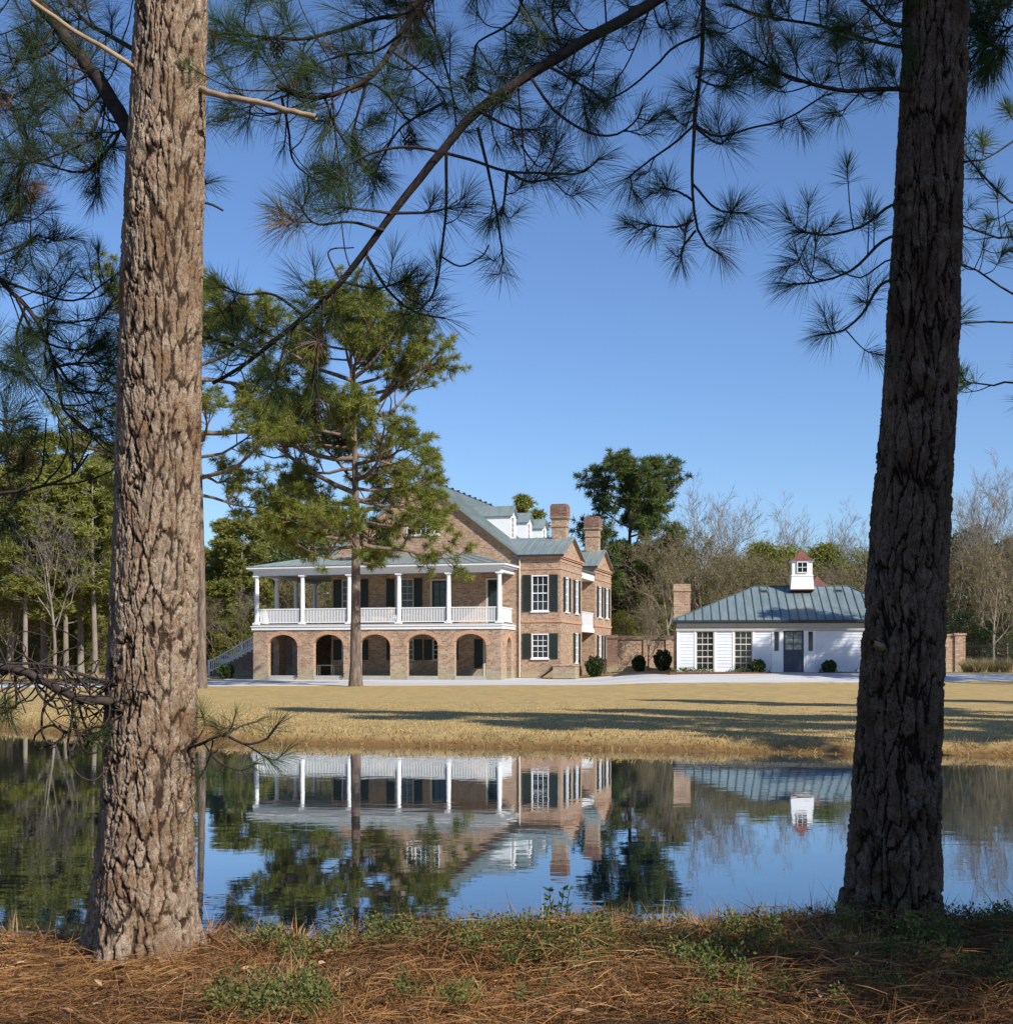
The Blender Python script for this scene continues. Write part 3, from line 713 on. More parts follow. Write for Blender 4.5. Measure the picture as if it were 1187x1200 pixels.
# right-hand wings with pediments
XW = 3.03
fw1 = FRONT(WY); s1 = SIDE(XW)
zEw, zAw = 7.76, 9.06
def wing(y0, y1, first):
    mb = MB()
    ym = (y0 + y1) / 2
    wc = (hx(622.7, y0) + hx(643.2, y0)) / 2 if first else 1.6
    fr = FRONT(y0)
    hs = [(wc - .56, wc + .56, 4.22, 6.5), (wc - .56, wc + .56, 1.22, 2.78)] if first else []
    wall(mb, fr, WXR, XW, 0, zEw, hs)
    wins = [(y0 + 1.75, 4.22, 2.2), (y1 - 1.75, 4.22, 2.2), (y1 - 1.75, .95, 1.95)] + ([] if first else [(y0 + 1.75, .95, 1.95)])
    wall(mb, s1, y0, y1, 0, zEw, [(c - .5, c + .5, z, z + h) for c, z, h in wins])
    wall(mb, ((0, y1, 0), (1, 0, 0), (0, 1, 0)), WXR, XW, 0, zEw)
    o, A, Nn = s1
    mb.add([(XW, y0, zEw), (XW, y1, zEw), (XW, ym, zAw)], [(0, 1, 2)])
    wg = mb.build('wing_wall', M['brick'], house)
    for z0, z1, n in ((7.56, 7.66, .08), (7.66, 7.76, .14), (7.34, 7.42, .04), (6.86, 6.94, .04), (3.5, 3.66, .05), (.0, .35, .05)):
        xa = WXR + .2 if first else WXR
        mb = MB(); mb.add([(x, y, z) for z in (z0, z1) for x, y in ((xa, y0 - .001), (xa, y0 - n), (XW + n, y0 - n), (XW + n, y1 + n), (XW + .001, y1 + n), (XW + .001, y0 - .001))],
            [(0, 1, 7, 6), (1, 2, 8, 7), (2, 3, 9, 8), (3, 4, 10, 9), (6, 7, 8, 11), (8, 9, 10, 11), (0, 5, 2, 1), (5, 4, 3, 2)])
        mb.build('belt_course', M['brick_trim'], wg)
    mb = MB(); a = (XW + .05, y0 - .1, zEw + .0); c = (XW + .05, ym, zAw + .03); b_ = (XW + .05, y1 + .1, zEw + .0)
    mb.bar(a, c, .1, .14); mb.bar(b_, c, .1, .14)
    mb.build('pediment_trim', M['brick_trim'], wg)
    mb = MB(); q = .3
    slp = (zAw - zEw) / (ym - y0)
    for yy, s in ((y0, -1), (y1, 1)):
        mb.slab([(XW + .22, yy + s * .2, zEw - .2 * slp + .12), (XW + .22, ym, zAw + .12), (-2.1, ym, zAw + .12), (-.1, yy + s * .2, zEw - .2 * slp + .12)], .09)
    wr = mb.build('wing_roof', M['roof'], house)
    mb = MB(); seams(mb, (.2, y0 - .18, zEw - .2 * slp + .12), (XW + .1, y0 - .18, zEw - .2 * slp + .12), (.2, ym - .02, zAw + .12), (XW + .1, ym - .02, zAw + .12), 6, .04, .05)
    mb.build('seam', M['roof'], wr)
    MB().box(WXR, XW + .25, y0 - .3, y0 - .2, zEw - .1, zEw + .04).build('gutter', M['gutter'], wr)
    if first:
        for z0, h, r_ in ((4.22, 2.28, (2,)), (1.22, 1.56, (2,))):
            window(house, fr, wc, z0, 1.12, h, 3, 4, rail=r_)
            shutter(house, fr, wc - .6 - .55, wc - .6, z0 - .03, z0 + h + .03); shutter(house, fr, wc + .6, wc + 1.15, z0 - .03, z0 + h + .03)
        mb = MB(); mb.lathe((WXR + .12, y0 - .09, 0), [(.05, 0), (.05, 7.6)], 8); mb.build('downspout', M['trim_cream'], house)
    for c, z, h in wins:
        window(house, s1, c, z, 1.0, h, 3, 4, rail=(2,))
        shutter(house, s1, c - 1.06, c - .53, z, z + h); shutter(house, s1, c + .53, c + 1.06, z, z + h)
    # chimney on the wing ridge
    cx = 2.25; ch = 11.32 if first else 11.62
    mb = MB(); mb.box(cx - .48, cx + .48, ym - .42, ym + .42, zAw - .6, ch - 1.5)
    for z0, z1, n in ((ch - 1.5, ch - 1.42, .05), (ch - 1.42, ch - 1.0, .01), (ch - 1.0, ch - .92, .07), (ch - .92, ch - .84, .12)):
        mb.box(cx - .48 - n, cx + .48 + n, ym - .42 - n, ym + .42 + n, z0, z1)
    c = mb.build('chimney', M['brick'], house)
    mb = MB(); mb.box(cx - .56, cx + .56, ym - .5, ym + .5, ch - .84, ch - .1); mb.box(cx - .5, cx + .5, ym - .44, ym + .44, ch - .1, ch)
    mb.build('chimney_cap', M['brick_dark'], c)
wing(WY, WY + 6.5, True)
wing(WY + 11.0, YB, False)
# balcony between the wings
mb = MB(); mb.box(WXR + .003, XW - .05, WY + 6.52, WY + 10.98, 3.05, 3.35); bal = mb.build('balcony_deck', M['white'], house)
railing(bal, (XW - .12, WY + 6.6), (XW - .12, WY + 10.9), 3.35, 4.45, .12)
mb = MB(); mb.box(WXR + .003, XW - .05, WY + 6.52, WY + 10.98, 6.7, 7.2); mb.build('balcony_fascia', M['white'], house)
mb = MB(); mb.slab([(XW + .1, WY + 6.45, 7.25), (XW + .1, WY + 11.05, 7.25), (WXR, WY + 11.05, 7.75), (WXR, WY + 6.45, 7.75)], .05); mb.build('balcony_roof', M['roof'], house)
# left chimney
mb = MB(); cx, cy = -9.0, WY + 3.2; mb.box(cx - .38, cx + .38, cy - .35, cy + .35, 10, 13.6)
for z0, z1, n in ((13.1, 13.2, .04), (13.6, 13.72, .06), (13.72, 14.0, .1)): mb.box(cx - .38 - n, cx + .38 + n, cy - .35 - n, cy + .35 + n, z0, z1)
mb.build('chimney', M['brick'], house)
# dormers on the right slope
for L in (5.5, 10.0, 14.6):
    y = WY + L; xf = -1.55; hw = .72; zb = zE + (WXR - xf) * sl + .05; ze_ = 10.92; za_ = 11.55
    xi = WXR - (ze_ - zE) / sl; xr = WXR - (za_ - zE) / sl
    mb = MB()
    for s in (-1, 1):
        mb.add([(xf, y + s * hw, zb - .3), (xf, y + s * hw, ze_), (xi, y + s * hw, ze_)], [(0, 1, 2)])
    wall(mb, SIDE(xf), y - hw, y + hw, zb - .3, ze_, [(y - .4, y + .4, zb + .1, ze_ - .08)], .08)
    mb.add([(xf, y - hw, ze_), (xf, y + hw, ze_), (xf, y, za_)], [(0, 1, 2)])
    for s in (-1, 1): mb.obox(SIDE(xf), y + s * (hw - .07) - .07, y + s * (hw - .07) + .07, 0, .04, zb, ze_)
    d = mb.build('dormer', M['white'], house)
    mb = MB()
    for s in (-1, 1): mb.slab([(xf + .2, y + s * (hw + .14), ze_ - .08), (xf + .2, y, za_ + .06), (xr - .2, y, za_ + .06), (xi - .1, y + s * (hw + .14), ze_ - .08)], .06)
    mb.build('roof', M['roof'], d)
    window(d, SIDE(xf), y, zb + .1, .8, ze_ - zb - .18, 2, 4, rec=.07, name='window', sill=False)
# outside stair to the porch
mb = MB(); sx0, sx1, yb0, yb1 = -23.2, PX0 - .09, 6.7, 8.9; ns = 20
for k in range(ns):
    x = sx0 + (sx1 - sx0) * k / ns; z = 3.35 * (k + 1) / ns
    mb.box(x, x + (sx1 - sx0) / ns - .001, yb0, yb1, max(0, z - .6) if k < ns - 1 else 0, z)
st = mb.build('stair', M['wood_dark'], house)
mb = MB(); mb.add([(sx0 + .4, yb0 - .02, 0), (sx1, yb0 - .02, 0), (sx1, yb0 - .02, 2.9), (sx0 + 1.2, yb0 - .02, .2)], [(0, 1, 2, 3)]); mb.build('stair_underside', M['brick_dark'], st)  # dark sheet put in for the shaded underside of the stair
for yy in (yb0 + .03, yb1 - .03):
    mb = MB(); mb.bar((sx0, yy, 1.0), (sx1, yy, 4.35), .07, .08); mb.bar((sx0, yy, .28), (sx1, yy, 3.5), .06, .06)
    for k in range(46):
        f = (k + .5) / 46; x = sx0 + (sx1 - sx0) * f; mb.box(x - .02, x + .02, yy - .02, yy + .02, .25 + 3.25 * f, .98 + 3.35 * f)
    mb.box(sx0 - .07, sx0 + .07, yy - .07, yy + .07, 0, 1.15)
    mb.build('stair_railing', M['white'], st)

def hp(x, y, z=0):
    """house-local to world"""
    return (H0[0] + cs * x + sn * y, H0[1] - sn * x + cs * y, G + z)

# porch furniture
so = empty('porch_sofa', hp(hx(441, 2.2), 2.2, 3.402), HY0, label='grey sofa with tan cushions on the upper porch behind the white railing', cat='sofa')
MB().box(-1.05, 1.05, -.42, .36, .14, .36).box(-1.05, -.9, -.42, .42, .36, .6).box(.9, 1.05, -.42, .42, .36, .6).build('frame', M['cushion'], so)
MB().box(-1.04, 1.04, .36, .5, .14, 1.16).build('backrest', M['cushion'], so)
for s in (-1, 1):
    MB().box(s * .45 - .43, s * .45 + .43, -.4, .34, .362, .52).build('seat_cushion', M['cushion_tan'], so)
    for q in (-1, 1): MB().box(s * .98 - .04, s * .98 + .04, q * .36 - .04, q * .36 + .04, 0, .139).build('leg', M['wood_dark'], so)
tb = empty('porch_table', hp(hx(455, 1.0), 1.0, 3.402), HY0, label='low round table under the yellow flowers on the upper porch', cat='table')
MB().lathe((0, 0, .42), [(.36, 0), (.38, .02), (.38, .05)], 16).build('tabletop', M['wood_dark'], tb)
MB().lathe((0, 0, 0), [(.22, 0), (.2, .04), (.05, .1), (.05, .42)], 12).build('leg', M['wood_dark'], tb)
fl = empty('flower_pot', hp(hx(455, 1.0), 1.0, 3.402 + .472), HY0, label='potted yellow flowers standing on the upper porch table', cat='potted plant')
MB().lathe((0, 0, 0), [(.11, 0), (.16, .22), (.18, .22), (.18, .26)], 12).build('pot', M['terracotta'], fl)
n = 420; dr = norm(rng.normal(size=(n, 3)) + [0, 0, .7]); pp = dr * rng.uniform(.05, .34, (n, 1)) * [1, 1, .8] + [0, 0, .34]
V, Q = leaves(pp, norm(rng.normal(size=(n, 3))), .09, .07); np_mesh('blossoms', V, Q, None, M['yellow'], fl)
pb = empty('white_planter', hp(hx(461.5, .9), .9, 3.402), HY0, label='small cream planter box beside the fourth porch column', cat='planter')
MB().box(-.2, .2, -.2, .2, 0, .5).box(-.23, .23, -.23, .23, .5, .56).build('body', M['white'], pb)
n = 120; pp = rng.uniform(-.18, .18, (n, 3)) * [1, 1, .3] + [0, 0, .56]; V, Q = leaves(pp, norm(rng.normal(size=(n, 3)) + [0, 0, 1]), .16, .04)
np_mesh('foliage', V, Q, None, M['box_leaf'], pb, {'rnd': np.repeat(rng.random(n), 4)})
ch = empty('garden_chair', hp(hx(382, 1.6), 1.6, .082), HY0, label='small white table bench standing inside the second arch', cat='bench')
MB().box(-.55, .55, -.22, .22, .66, .72).build('top', M['trim_cream'], ch)
for s in (-1, 1):
    for q in (-1, 1): MB().box(s * .48 - .035, s * .48 + .035, q * .17 - .035, q * .17 + .035, 0, .659).build('leg', M['trim_cream'], ch)
pt_ = empty('urn_planter', hp(hx(479, 1.9), 1.9, .082), HY0, label='stone urn in the shade inside the fourth arch', cat='urn')
MB().lathe((0, 0, 0), [(.2, 0), (.2, .06), (.08, .14), (.1, .24), (.3, .5), (.34, .74), (.37, .78), (.37, .84)], 16).build('body', M['stone'], pt_)
for k, px in enumerate((349, 403)):
    ln = empty('ground_lamp', hp(hx(px), -.12, .02), HY0, label=('small black path light at the foot of the pier between first and second arch', 'small black path light at the foot of the pier left of the big lawn pine')[k], cat='lamp', group='path lights at the arcade')
    MB().lathe((0, 0, 0), [(.07, 0), (.07, .04), (.025, .06), (.025, .16), (.09, .18), (.09, .22), (.02, .27)], 10).build('body', M['iron'], ln)
tp = empty('brick_planter', hp(XW - .1, WY - 2.2, -.02), HY0, label='low sloping brick planter by the right corner of the house', cat='planter')
MB().box(.1, 1.5, .0, 1.2, 0, .75).box(.06, 1.54, -.04, 1.24, .75, .85).build('wall', M['brick'], tp)
mb = MB(); mb.slab([(-.9, .1, .12), (.098, .1, .8), (.098, 1.1, .8), (-.9, 1.1, .12)], .1); mb.build('ramp', M['brick_dark'], tp)

# ------------------------------------------------------------------ the cottage
CG = 1.31; C0 = ((793 - CX) / F * 80, 80.0); CY = R(-7)
cot = empty('cottage', (C0[0], C0[1], CG), CY, label='white clapboard cottage with green standing seam hip roof and dark door', cat='cottage')
c7, s7 = math.cos(R(7)), math.sin(R(7))
def cx_(px, v=0.0):
    k = (px - CX) / F; X0, Y0 = C0[0] + s7 * v, C0[1] + c7 * v
    return (k * Y0 - X0) / (c7 + k * s7)
CW = cx_(1073); CD = 9.0; zc = 2.58
fc = FRONT(0)
w1a, w1b, w2a, w2b = cx_(815.3), cx_(836.7), cx_(860), cx_(881.7)
dd = cx_(929.5); dw = cx_(941.5) - cx_(917.5)
sl1, sl2 = cx_(909.5), cx_(949.5)
hs = [(w1a, w1b, .12, 2.42), (w2a, w2b, .12, 2.42), (dd - dw / 2 - .12, dd + dw / 2 + .12, 0, 2.57), (sl1 - .17, sl1 + .17, 1.2, 2.4), (sl2 - .17, sl2 + .17, 1.2, 2.4)]
mb = MB(); wall(mb, fc, 0, CW, 0, zc, hs, .12)
wall(mb, LSIDE(0), 0, CD, 0, zc); wall(mb, SIDE(CW), 0, CD, 0, zc); wall(mb, ((0, CD, 0), (1, 0, 0), (0, 1, 0)), 0, CW, 0, zc)
cwall = mb.build('wall', M['siding'], cot)
# clapboards: thin wedge strips between the openings
mb = MB()
def clap(a0, a1, z0=.12, z1=2.42, st=.19):
    z = z0
    while z < z1 - .02:
        zz = min(z + st, z1)
        mb.add([(a0, -.028, z), (a1, -.028, z), (a1, -.006, zz), (a0, -.006, zz), (a0, -.002, z), (a1, -.002, z)], [(0, 1, 2, 3), (0, 4, 5, 1)])
        z = zz
pil = .12
for a0, a1 in ((pil, w1a - .1), (w1b + .1, w2a - .1), (w2b + .1, sl1 - .27), (sl2 + .27, CW - pil)):
    mb = MB(); clap(a0, a1); mb.build('clapboards', M['siding'], cwall)
mb = MB()
for a0, a1 in ((0, pil), (w1a - .1, w1a), (w1b, w1b + .1), (w2a - .1, w2a), (w2b, w2b + .1), (sl1 - .27, sl1 - .17), (sl1 + .17, dd - dw / 2 - .12), (dd + dw / 2 + .12, sl2 - .17), (sl2 + .17, sl2 + .27), (CW - pil, CW)):
    mb.obox(fc, a0, a1, .001, .05, 0, 2.42)
mb.obox(fc, sl1 - .17, sl1 + .17, .001, .045, 0, 1.2); mb.obox(fc, sl2 - .17, sl2 + .17, .001, .045, 0, 1.2)
mb.obox(fc, 0, dd - dw / 2 - .13, .052, .075, 0, .13); mb.obox(fc, dd + dw / 2 + .13, CW, .052, .075, 0, .13)
mb.build('pilaster', M['white'], cot)
MB().obox(fc, -.02, CW + .02, .002, .06, 2.58, 2.86).obox(fc, -.05, CW + .05, .002, .12, 2.42, 2.58).build('frieze', M['frieze'], cot)
window(cot, fc, (w1a + w1b) / 2, .12, w1b - w1a, 2.3, 3, 6, rail=(2, 4), fmat='trim_cream', fw=.06)
window(cot, fc, (w2a + w2b) / 2, .12, w2b - w2a, 2.3, 3, 6, rail=(2, 4), fmat='trim_cream', fw=.06)
window(cot, fc, sl1, 1.2, .34, 1.2, 1, 1, fw=.04, name='sidelight', sill=False); window(cot, fc, sl2, 1.2, .34, 1.2, 1, 1, fw=.04, name='sidelight', sill=False)
door(cot, fc, dd, 0.02, dw, 2.42, rec=.1, leaf='door_blue', frame='white', lite=.46, cols=2, rows=3, glass='glass_light')
MB().box(dd - 1.3, dd + 1.3, -.9, -.08, -.1, .015).build('doorstep', M['stone'], cot)
# hip roof
ovc = .28; zr0, zr1 = 3.02, 5.22
a0, a1, b0, b1 = -ovc, CW + ovc, -ovc - .1, CD + ovc
r0, r1, rm_ = cx_(884, 4.5), cx_(993, 4.5), CD / 2
mb = MB()
mb.slab([(a0, b0, zr0), (a1, b0, zr0), (r1, rm_, zr1), (r0, rm_, zr1)], .05); mb.slab([(a1, b1, zr0), (a0, b1, zr0), (r0, rm_, zr1), (r1, rm_, zr1)], .05)
mb.slab([(a0, b0, zr0), (r0, rm_, zr1), (a0, b1, zr0)], .05); mb.slab([(a1, b0, zr0), (a1, b1, zr0), (r1, rm_, zr1)], .05)
cr_ = mb.build('roof', M['roof_cottage'], cot)
MB().box(a0 - .02, a1 + .02, b0 - .06, b0, zr0 - .12, zr0 + .015).box(a0, a1, b0 + .0, -.002, zr0 - .14, zr0 - .09).build('gutter', M['gutter'], cr_)
mb = MB(); k = 0; x = a0 + .3
hy = (rm_ - b0)
while x < a1 - .1:
    f = 1.0
    if x < r0: f = (x - a0) / (r0 - a0)
    if x > r1: f = (a1 - x) / (a1 - r1)
    mb.bar((x, b0 + .01, zr0 + .02), (x, b0 + hy * f, zr0 + (zr1 - zr0) * f + .02), .05, .06); x += .5
for p, q in (((a0, b0), r0), ((a1, b0), r1)): mb.bar((*p, zr0 + .03), (q, rm_, zr1 + .03), .07, .06)
mb.bar((r0, rm_, zr1 + .03), (r1, rm_, zr1 + .03), .1, .07)
mb.build('seam', M['seam'], cr_)
for px in (894.5, 981.5):
    x = cx_(px, 3.9); mb = MB()
    yv = b0 + hy * .86; zv = zr0 + (zr1 - zr0) * .86
    n = 8
    for k in range(n):
        t0, t1 = math.pi * k / n, math.pi * (k + 1) / n
        p = [(x - .26 * math.cos(tt), yv - .25, zv - .08 + .2 * math.sin(tt)) for tt in (t0, t1)]; q = [(x - .26 * math.cos(tt), yv + .35, zv + .1 + .12 * math.sin(tt)) for tt in (t0, t1)]
        mb.add(p + q, [(0, 1, 3, 2)]); mb.add(p + [(x, yv - .24, zv - .1)], [(0, 1, 2)])
    v = mb.build('roof_vent', M['roof_cottage'], cr_)
    MB().box(x - .2, x + .2, yv - .262, yv - .252, zv - .06, zv + .05).build('louver', M['gutter'], v)
def cupola(par, x, y, z0, s=1.0, lift=0):
    w0, w1, h0, h1 = .70 * s, .60 * s, .92 * s, .82 * s
    mb = MB()
    for (wa, za), (wb, zb) in (((w0, z0), (w1 + .03, z0 + h0 * .85)), ((w1, z0 + h0 * .85), (w1, z0 + h0 + h1))):
        vs = [(x + sx * wa, y + sy * wa, za) for sx, sy in ((-1, -1), (1, -1), (1, 1), (-1, 1))] + [(x + sx * wb, y + sy * wb, zb) for sx, sy in ((-1, -1), (1, -1), (1, 1), (-1, 1))]
        mb.add(vs, [(i, (i + 1) % 4, (i + 1) % 4 + 4, i + 4) for i in range(4)] + [(4, 5, 6, 7)])
    zt_ = z0 + h0 + h1
    mb.box(x - w1 - .06, x + w1 + .06, y - w1 - .06, y + w1 + .06, z0 + h0 * .85, z0 + h0 * .85 + .07)
    mb.box(x - w1 - .1, x + w1 + .1, y - w1 - .1, y + w1 + .1, zt_ - .07, zt_)
    c = mb.build('cupola', M['white'], par)
    window(c, FRONT(y - w1 - .07), x, z0 + h0 + .06, .64 * s, .68 * s, 2, 2, rec=.06, sill=False, fw=.05, glass='glass')
    mb = MB(); q = w1 + .16; prof = [(q, 0), (q * .62, .16 * s), (q * .3, .38 * s), (.03, .68 * s)]
    vs = [(x + sx * r_, y + sy * r_, zt_ + z) for r_, z in prof for sx, sy in ((-1, -1), (1, -1), (1, 1), (-1, 1))]
    mb.add(vs, [(i * 4 + k, i * 4 + (k + 1) % 4, i * 4 + (k + 1) % 4 + 4, i * 4 + k + 4) for i in range(3) for k in range(4)] + [(3, 2, 1, 0), (12, 13, 14, 15)])
    mb.build('copper_roof', M['copper'], c)
    MB().box(x - w0 - .04, x + w0 + .04, y - w0 - .04, y + w0 + .04, z0 - .06, z0).build('flashing', M['copper'], c)
cupola(cot, cx_(938.7, 4.0), 4.0, zr1 - .22)
# rear wing of the cottage with the second cupola
mb = MB(); rx = cx_(957, 12); mb.box(rx - 2.5, rx + 2.5, 9.02, 14, 0, 2.9); mb.build('rear_wing', M['siding'], cot)
mb = MB()
for s in (-1, 1): mb.slab([(rx + s * 2.8, 6, 3.0), (rx + s * 2.8, 14.3, 3.0), (rx, 14.3, 4.6), (rx, 6, 4.6)], .05)
mb.build('rear_roof', M['roof_cottage'], cot)
cupola(cot, rx, 12, 4.0, .95)
# brick end chimney
mb = MB(); x0, x1 = cx_(789.2, 2.5), cx_(808.6, 2.5)
mb.box(x0, x1, 2.0, 3.1, zc + .42, 4.85); mb.box(x0, -.02, 1.6, 3.5, 0, zc + .3)
mb.box(x0 - .05, x1 + .05, 1.95, 3.15, 4.85, 4.93); mb.box(x0 - .02, x1 + .02, 1.98, 3.12, 4.93, 5.28)
mb.build('chimney', M['brick'], cot)

# ------------------------------------------------------------------ garden walls and fences
def leaf_ball(name, c, r, n, m, lab, cat, group=None, lobes=0, squash=1.0, ls=.09):
    """clipped shrub: leafy shell on a woody stem"""
    root = empty(name, c, 0, label=lab, cat=cat, group=group); n = int(n * 2.2)
    d = norm(rng.normal(size=(n, 3))); rr = r * rng.uniform(.25, 1.0, (n, 1)) ** .5 * (1 + .10 * np.sin(d[:, :1] * 7 + d[:, 2:] * 5))
    pp = d * rr * [1, 1, squash] + [0, 0, r * squash * 1.02]; pp[:, 2] = np.maximum(pp[:, 2], .03)
    V, Q = leaves(pp, norm(d + rng.normal(size=(n, 3)) * .8), ls * rng.uniform(.9, 1.6, n), ls)
    np_mesh('foliage', V, Q, None, m, root, {'rnd': np.repeat(rng.random(n), 4)})
    ps = np.array([[(0, 0, -.05), (.02, .01, r * .5), (.05 * math.cos(k), .05 * math.sin(k), r)] for k in range(3)]); ps[:, 2, :2] *= 3
    V, Q = tubes(ps, np.full((3, 3), .025), 5); np_mesh('stem', V, Q, None, M['bark_twig'], root)
    return root
gw = empty('garden_wall', (8.3, 92.0, gz(8.3, 90)), R(-3), label='brick garden wall with dark coping between the house and the cottage', cat='wall')
MB().box(-.9, 4.3, 0, .35, 0, 2.15).build('wall', M['brick'], gw)
MB().box(-.9, 4.3, -.08, .43, 2.15, 2.42).build('coping', M['wood_dark'], gw)
MB().box(-1.6, -.92, -2.6, -1.9, 0, 2.2).box(-1.68, -.84, -2.68, -1.82, 2.2, 2.42).build('pillar', M['brick_dark'], gw)  # the pillar's shade is put into its darker brick
for x in (.9, 2.4): MB().box(x, x + .4, -.1, -.002, 0, 2.14).build('pilaster', M['brick'], gw)
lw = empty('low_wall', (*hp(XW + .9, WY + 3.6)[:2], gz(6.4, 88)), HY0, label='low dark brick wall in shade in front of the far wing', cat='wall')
MB().box(-.2, 1.6, 3.2, 3.5, -.1, .95).box(-.25, 1.65, 3.15, 3.55, .95, 1.03).build('wall', M['brick_dark'], lw)  # dark brick carries this wall's shade as colour
p_ = P(694, 790, 88.0); leaf_ball('boxwood', (p_[0], 86.2, gz(p_[0], 86.2) - .03), .52, 1500, M['box_leaf'], 'clipped green bush against the low brick wall by the house', 'shrub', 'clipped bushes', squash=1.25)
for px, r_, lab in ((749, .42, 'pointed dark bush left of the small bare tree at the garden wall'), (777, .55, 'dark bush beside the cottage end chimney')):
    x = (px - CX) / F * 88; leaf_ball('boxwood', (x, 88.5, gz(x, 88.5) - .03), r_, 1200, M['box_leaf'], lab, 'shrub', 'clipped bushes', squash=1.25)
def cp(a, n, z=0): return (C0[0] + c7 * a + s7 * n, C0[1] - s7 * a + c7 * n, CG + z)
leaf_ball('boxwood', cp(cx_(887.5, -.8), -.8, -.06), .38, 1200, M['box_leaf'], 'round clipped bush left of the cottage door below the second tall window', 'shrub', 'clipped bushes')
leaf_ball('boxwood', cp(cx_(971, -.8), -.8, -.06), .36, 1200, M['box_leaf'], 'round clipped bush right of the cottage door', 'shrub', 'clipped bushes')
x = (263 - CX) / F * 90; leaf_ball('boxwood', (x, 90.5, gz(x, 90.5) - .03), .5, 1300, M['leaf_dark'], 'round bush at the foot of the outside stair', 'shrub', 'clipped bushes')
# planting bed along the cottage
bed = empty('planting_bed', cp(0, 0, 0), CY, label='low mixed planting in a mulch bed along the cottage front', cat='flower bed')
mb = MB()
for a, b_ in ((-.4, dd - 1.35), (dd + 1.35, CW + .3)): mb.box(a, b_, -1.15, -.12, -.18, .03)
mb.build('mulch', noisy('mulch', (.10, .05, .03), (.20, .10, .055), 12, .95, .5, .03), bed)
n = 3600; pp = np.stack([rng.uniform(-.3, CW + .2, n), -.25 - .75 * rng.random(n), np.full(n, .02)], 1)
dens = fbm(pp[:, 0] * 1.6, pp[:, 1] * 2, 3, 31); keep = ((pp[:, 0] < dd - 1.4) | (pp[:, 0] > dd + 1.4)) & (dens > .38); pp = pp[keep]; dens = dens[keep]; n = len(pp)
pp[:, 2] += rng.random(n) * .3 * (dens - .3) * 3
V, Q = leaves(pp, norm(rng.normal(size=(n, 3)) + [0, 0, 1]), .13 * rng.uniform(.6, 1.3, n), .06); o = np_mesh('foliage', V, Q, None, M['cover'], bed, {'rnd': np.repeat(rng.random(n) * .8, 4)})
# brick wall and iron fence at the right
xw = (1105 - CX) / F * 82
rw = empty('brick_wall', (xw, 82, gz(xw, 82) - .05), R(-6), label='red brick wall end with pier right of the big dark trunk', cat='wall')
MB().box(-2.2, .66, 0, .35, 0, 2.2).box(-2.25, .66, -.05, .4, 2.2, 2.32).build('wall', M['brick'], rw)
MB().box(.662, 1.26, -.12, .47, 0, 2.25).box(.6, 1.32, -.18, .53, 2.25, 2.37).build('pier', M['brick'], rw)
fe = empty('iron_fence', (xw + 1.3, 82.3, gz(xw + 3, 82) - .03), R(-6), label='black iron picket fence running right from the brick pier', cat='fence')
mb = MB()
for k in range(90): mb.box(k * .14, k * .14 + .022, 0, .022, .05, 1.75 if k % 2 else 1.85)
mb.build('pickets', M['iron'], fe)
for z in (.25, 1.55): MB().box(0, 12.6, -.03, -.002, z, z + .04).build('rail', M['iron'], fe)
for k in range(6): MB().box(k * 2.5 - .04, k * 2.5 + .04, .024, .1, 0, 1.95).build('post', M['iron'], fe)
for k, (px, D, lab) in enumerate(((1134, 79, 'tan ornamental grass clump next to the brick pier'), (1148, 78.2, 'tan ornamental grass clump before the iron fence, second from the brick pier'), (1163, 78.6, 'tan ornamental grass clump before the iron fence, third from the brick pier'), (1179, 78.3, 'tan ornamental grass clump before the iron fence at the right edge'))):
    x = (px - CX) / F * D; g = empty('ornamental_grass', (x, D, gz(x, D) - .02), 0, label=lab, cat='grass clump', group='ornamental grasses at the fence')
    n = 420; d = norm(rng.normal(size=(n, 3)) * [.35, .35, .1] + [0, 0, 1]); pp = rng.normal(size=(n, 3)) * [.14, .14, 0]
    V, Q, T = ribbons(pp, d, rng.uniform(.7, 1.35, n), .022, .25); np_mesh('foliage', V, Q, T, M['plume'], g, {'rnd': np.repeat(rng.random(n), 5)})
    mb = MB(); mb.lathe((0, 0, -.03), [(.16, 0), (.15, .06), (.06, .1)], 9); mb.build('root_clump', M['dead_wood'], g)

# ------------------------------------------------------------------ distant trees
def grow(P0, D0, L0, k, jit, curve, up):
    """curved paths from start points and directions"""
    m = len(P0); pts = [P0]; d = D0.copy(); L0 = np.broadcast_to(L0, (m,))
    for _ in range(k - 1):
        d = norm(d + rng.normal(size=(m, 3)) * jit + np.array([0, 0, up]) * curve)
        pts.append(pts[-1] + d * (L0 / (k - 1))[:, None])
    return np.stack(pts, 1)
def children(paths, radii, nper, tmin, tmax, spread, up):
    m, k, _ = paths.shape
    idx = np.repeat(np.arange(m), nper); t_ = rng.uniform(tmin, tmax, len(idx)) * (k - 1)
    i = np.minimum(t_.astype(int), k - 2); f = (t_ - i)[:, None]
    p = paths[idx, i] * (1 - f) + paths[idx, i + 1] * f
    T = norm(paths[idx, i + 1] - paths[idx, i])
    rd = norm(np.cross(T, rng.normal(size=T.shape)))
    d = norm(T * (1 - spread) + rd * spread + np.array([0, 0, up]))
    r = radii[idx, i]
    return p, d, r, t_ / (k - 1), idx

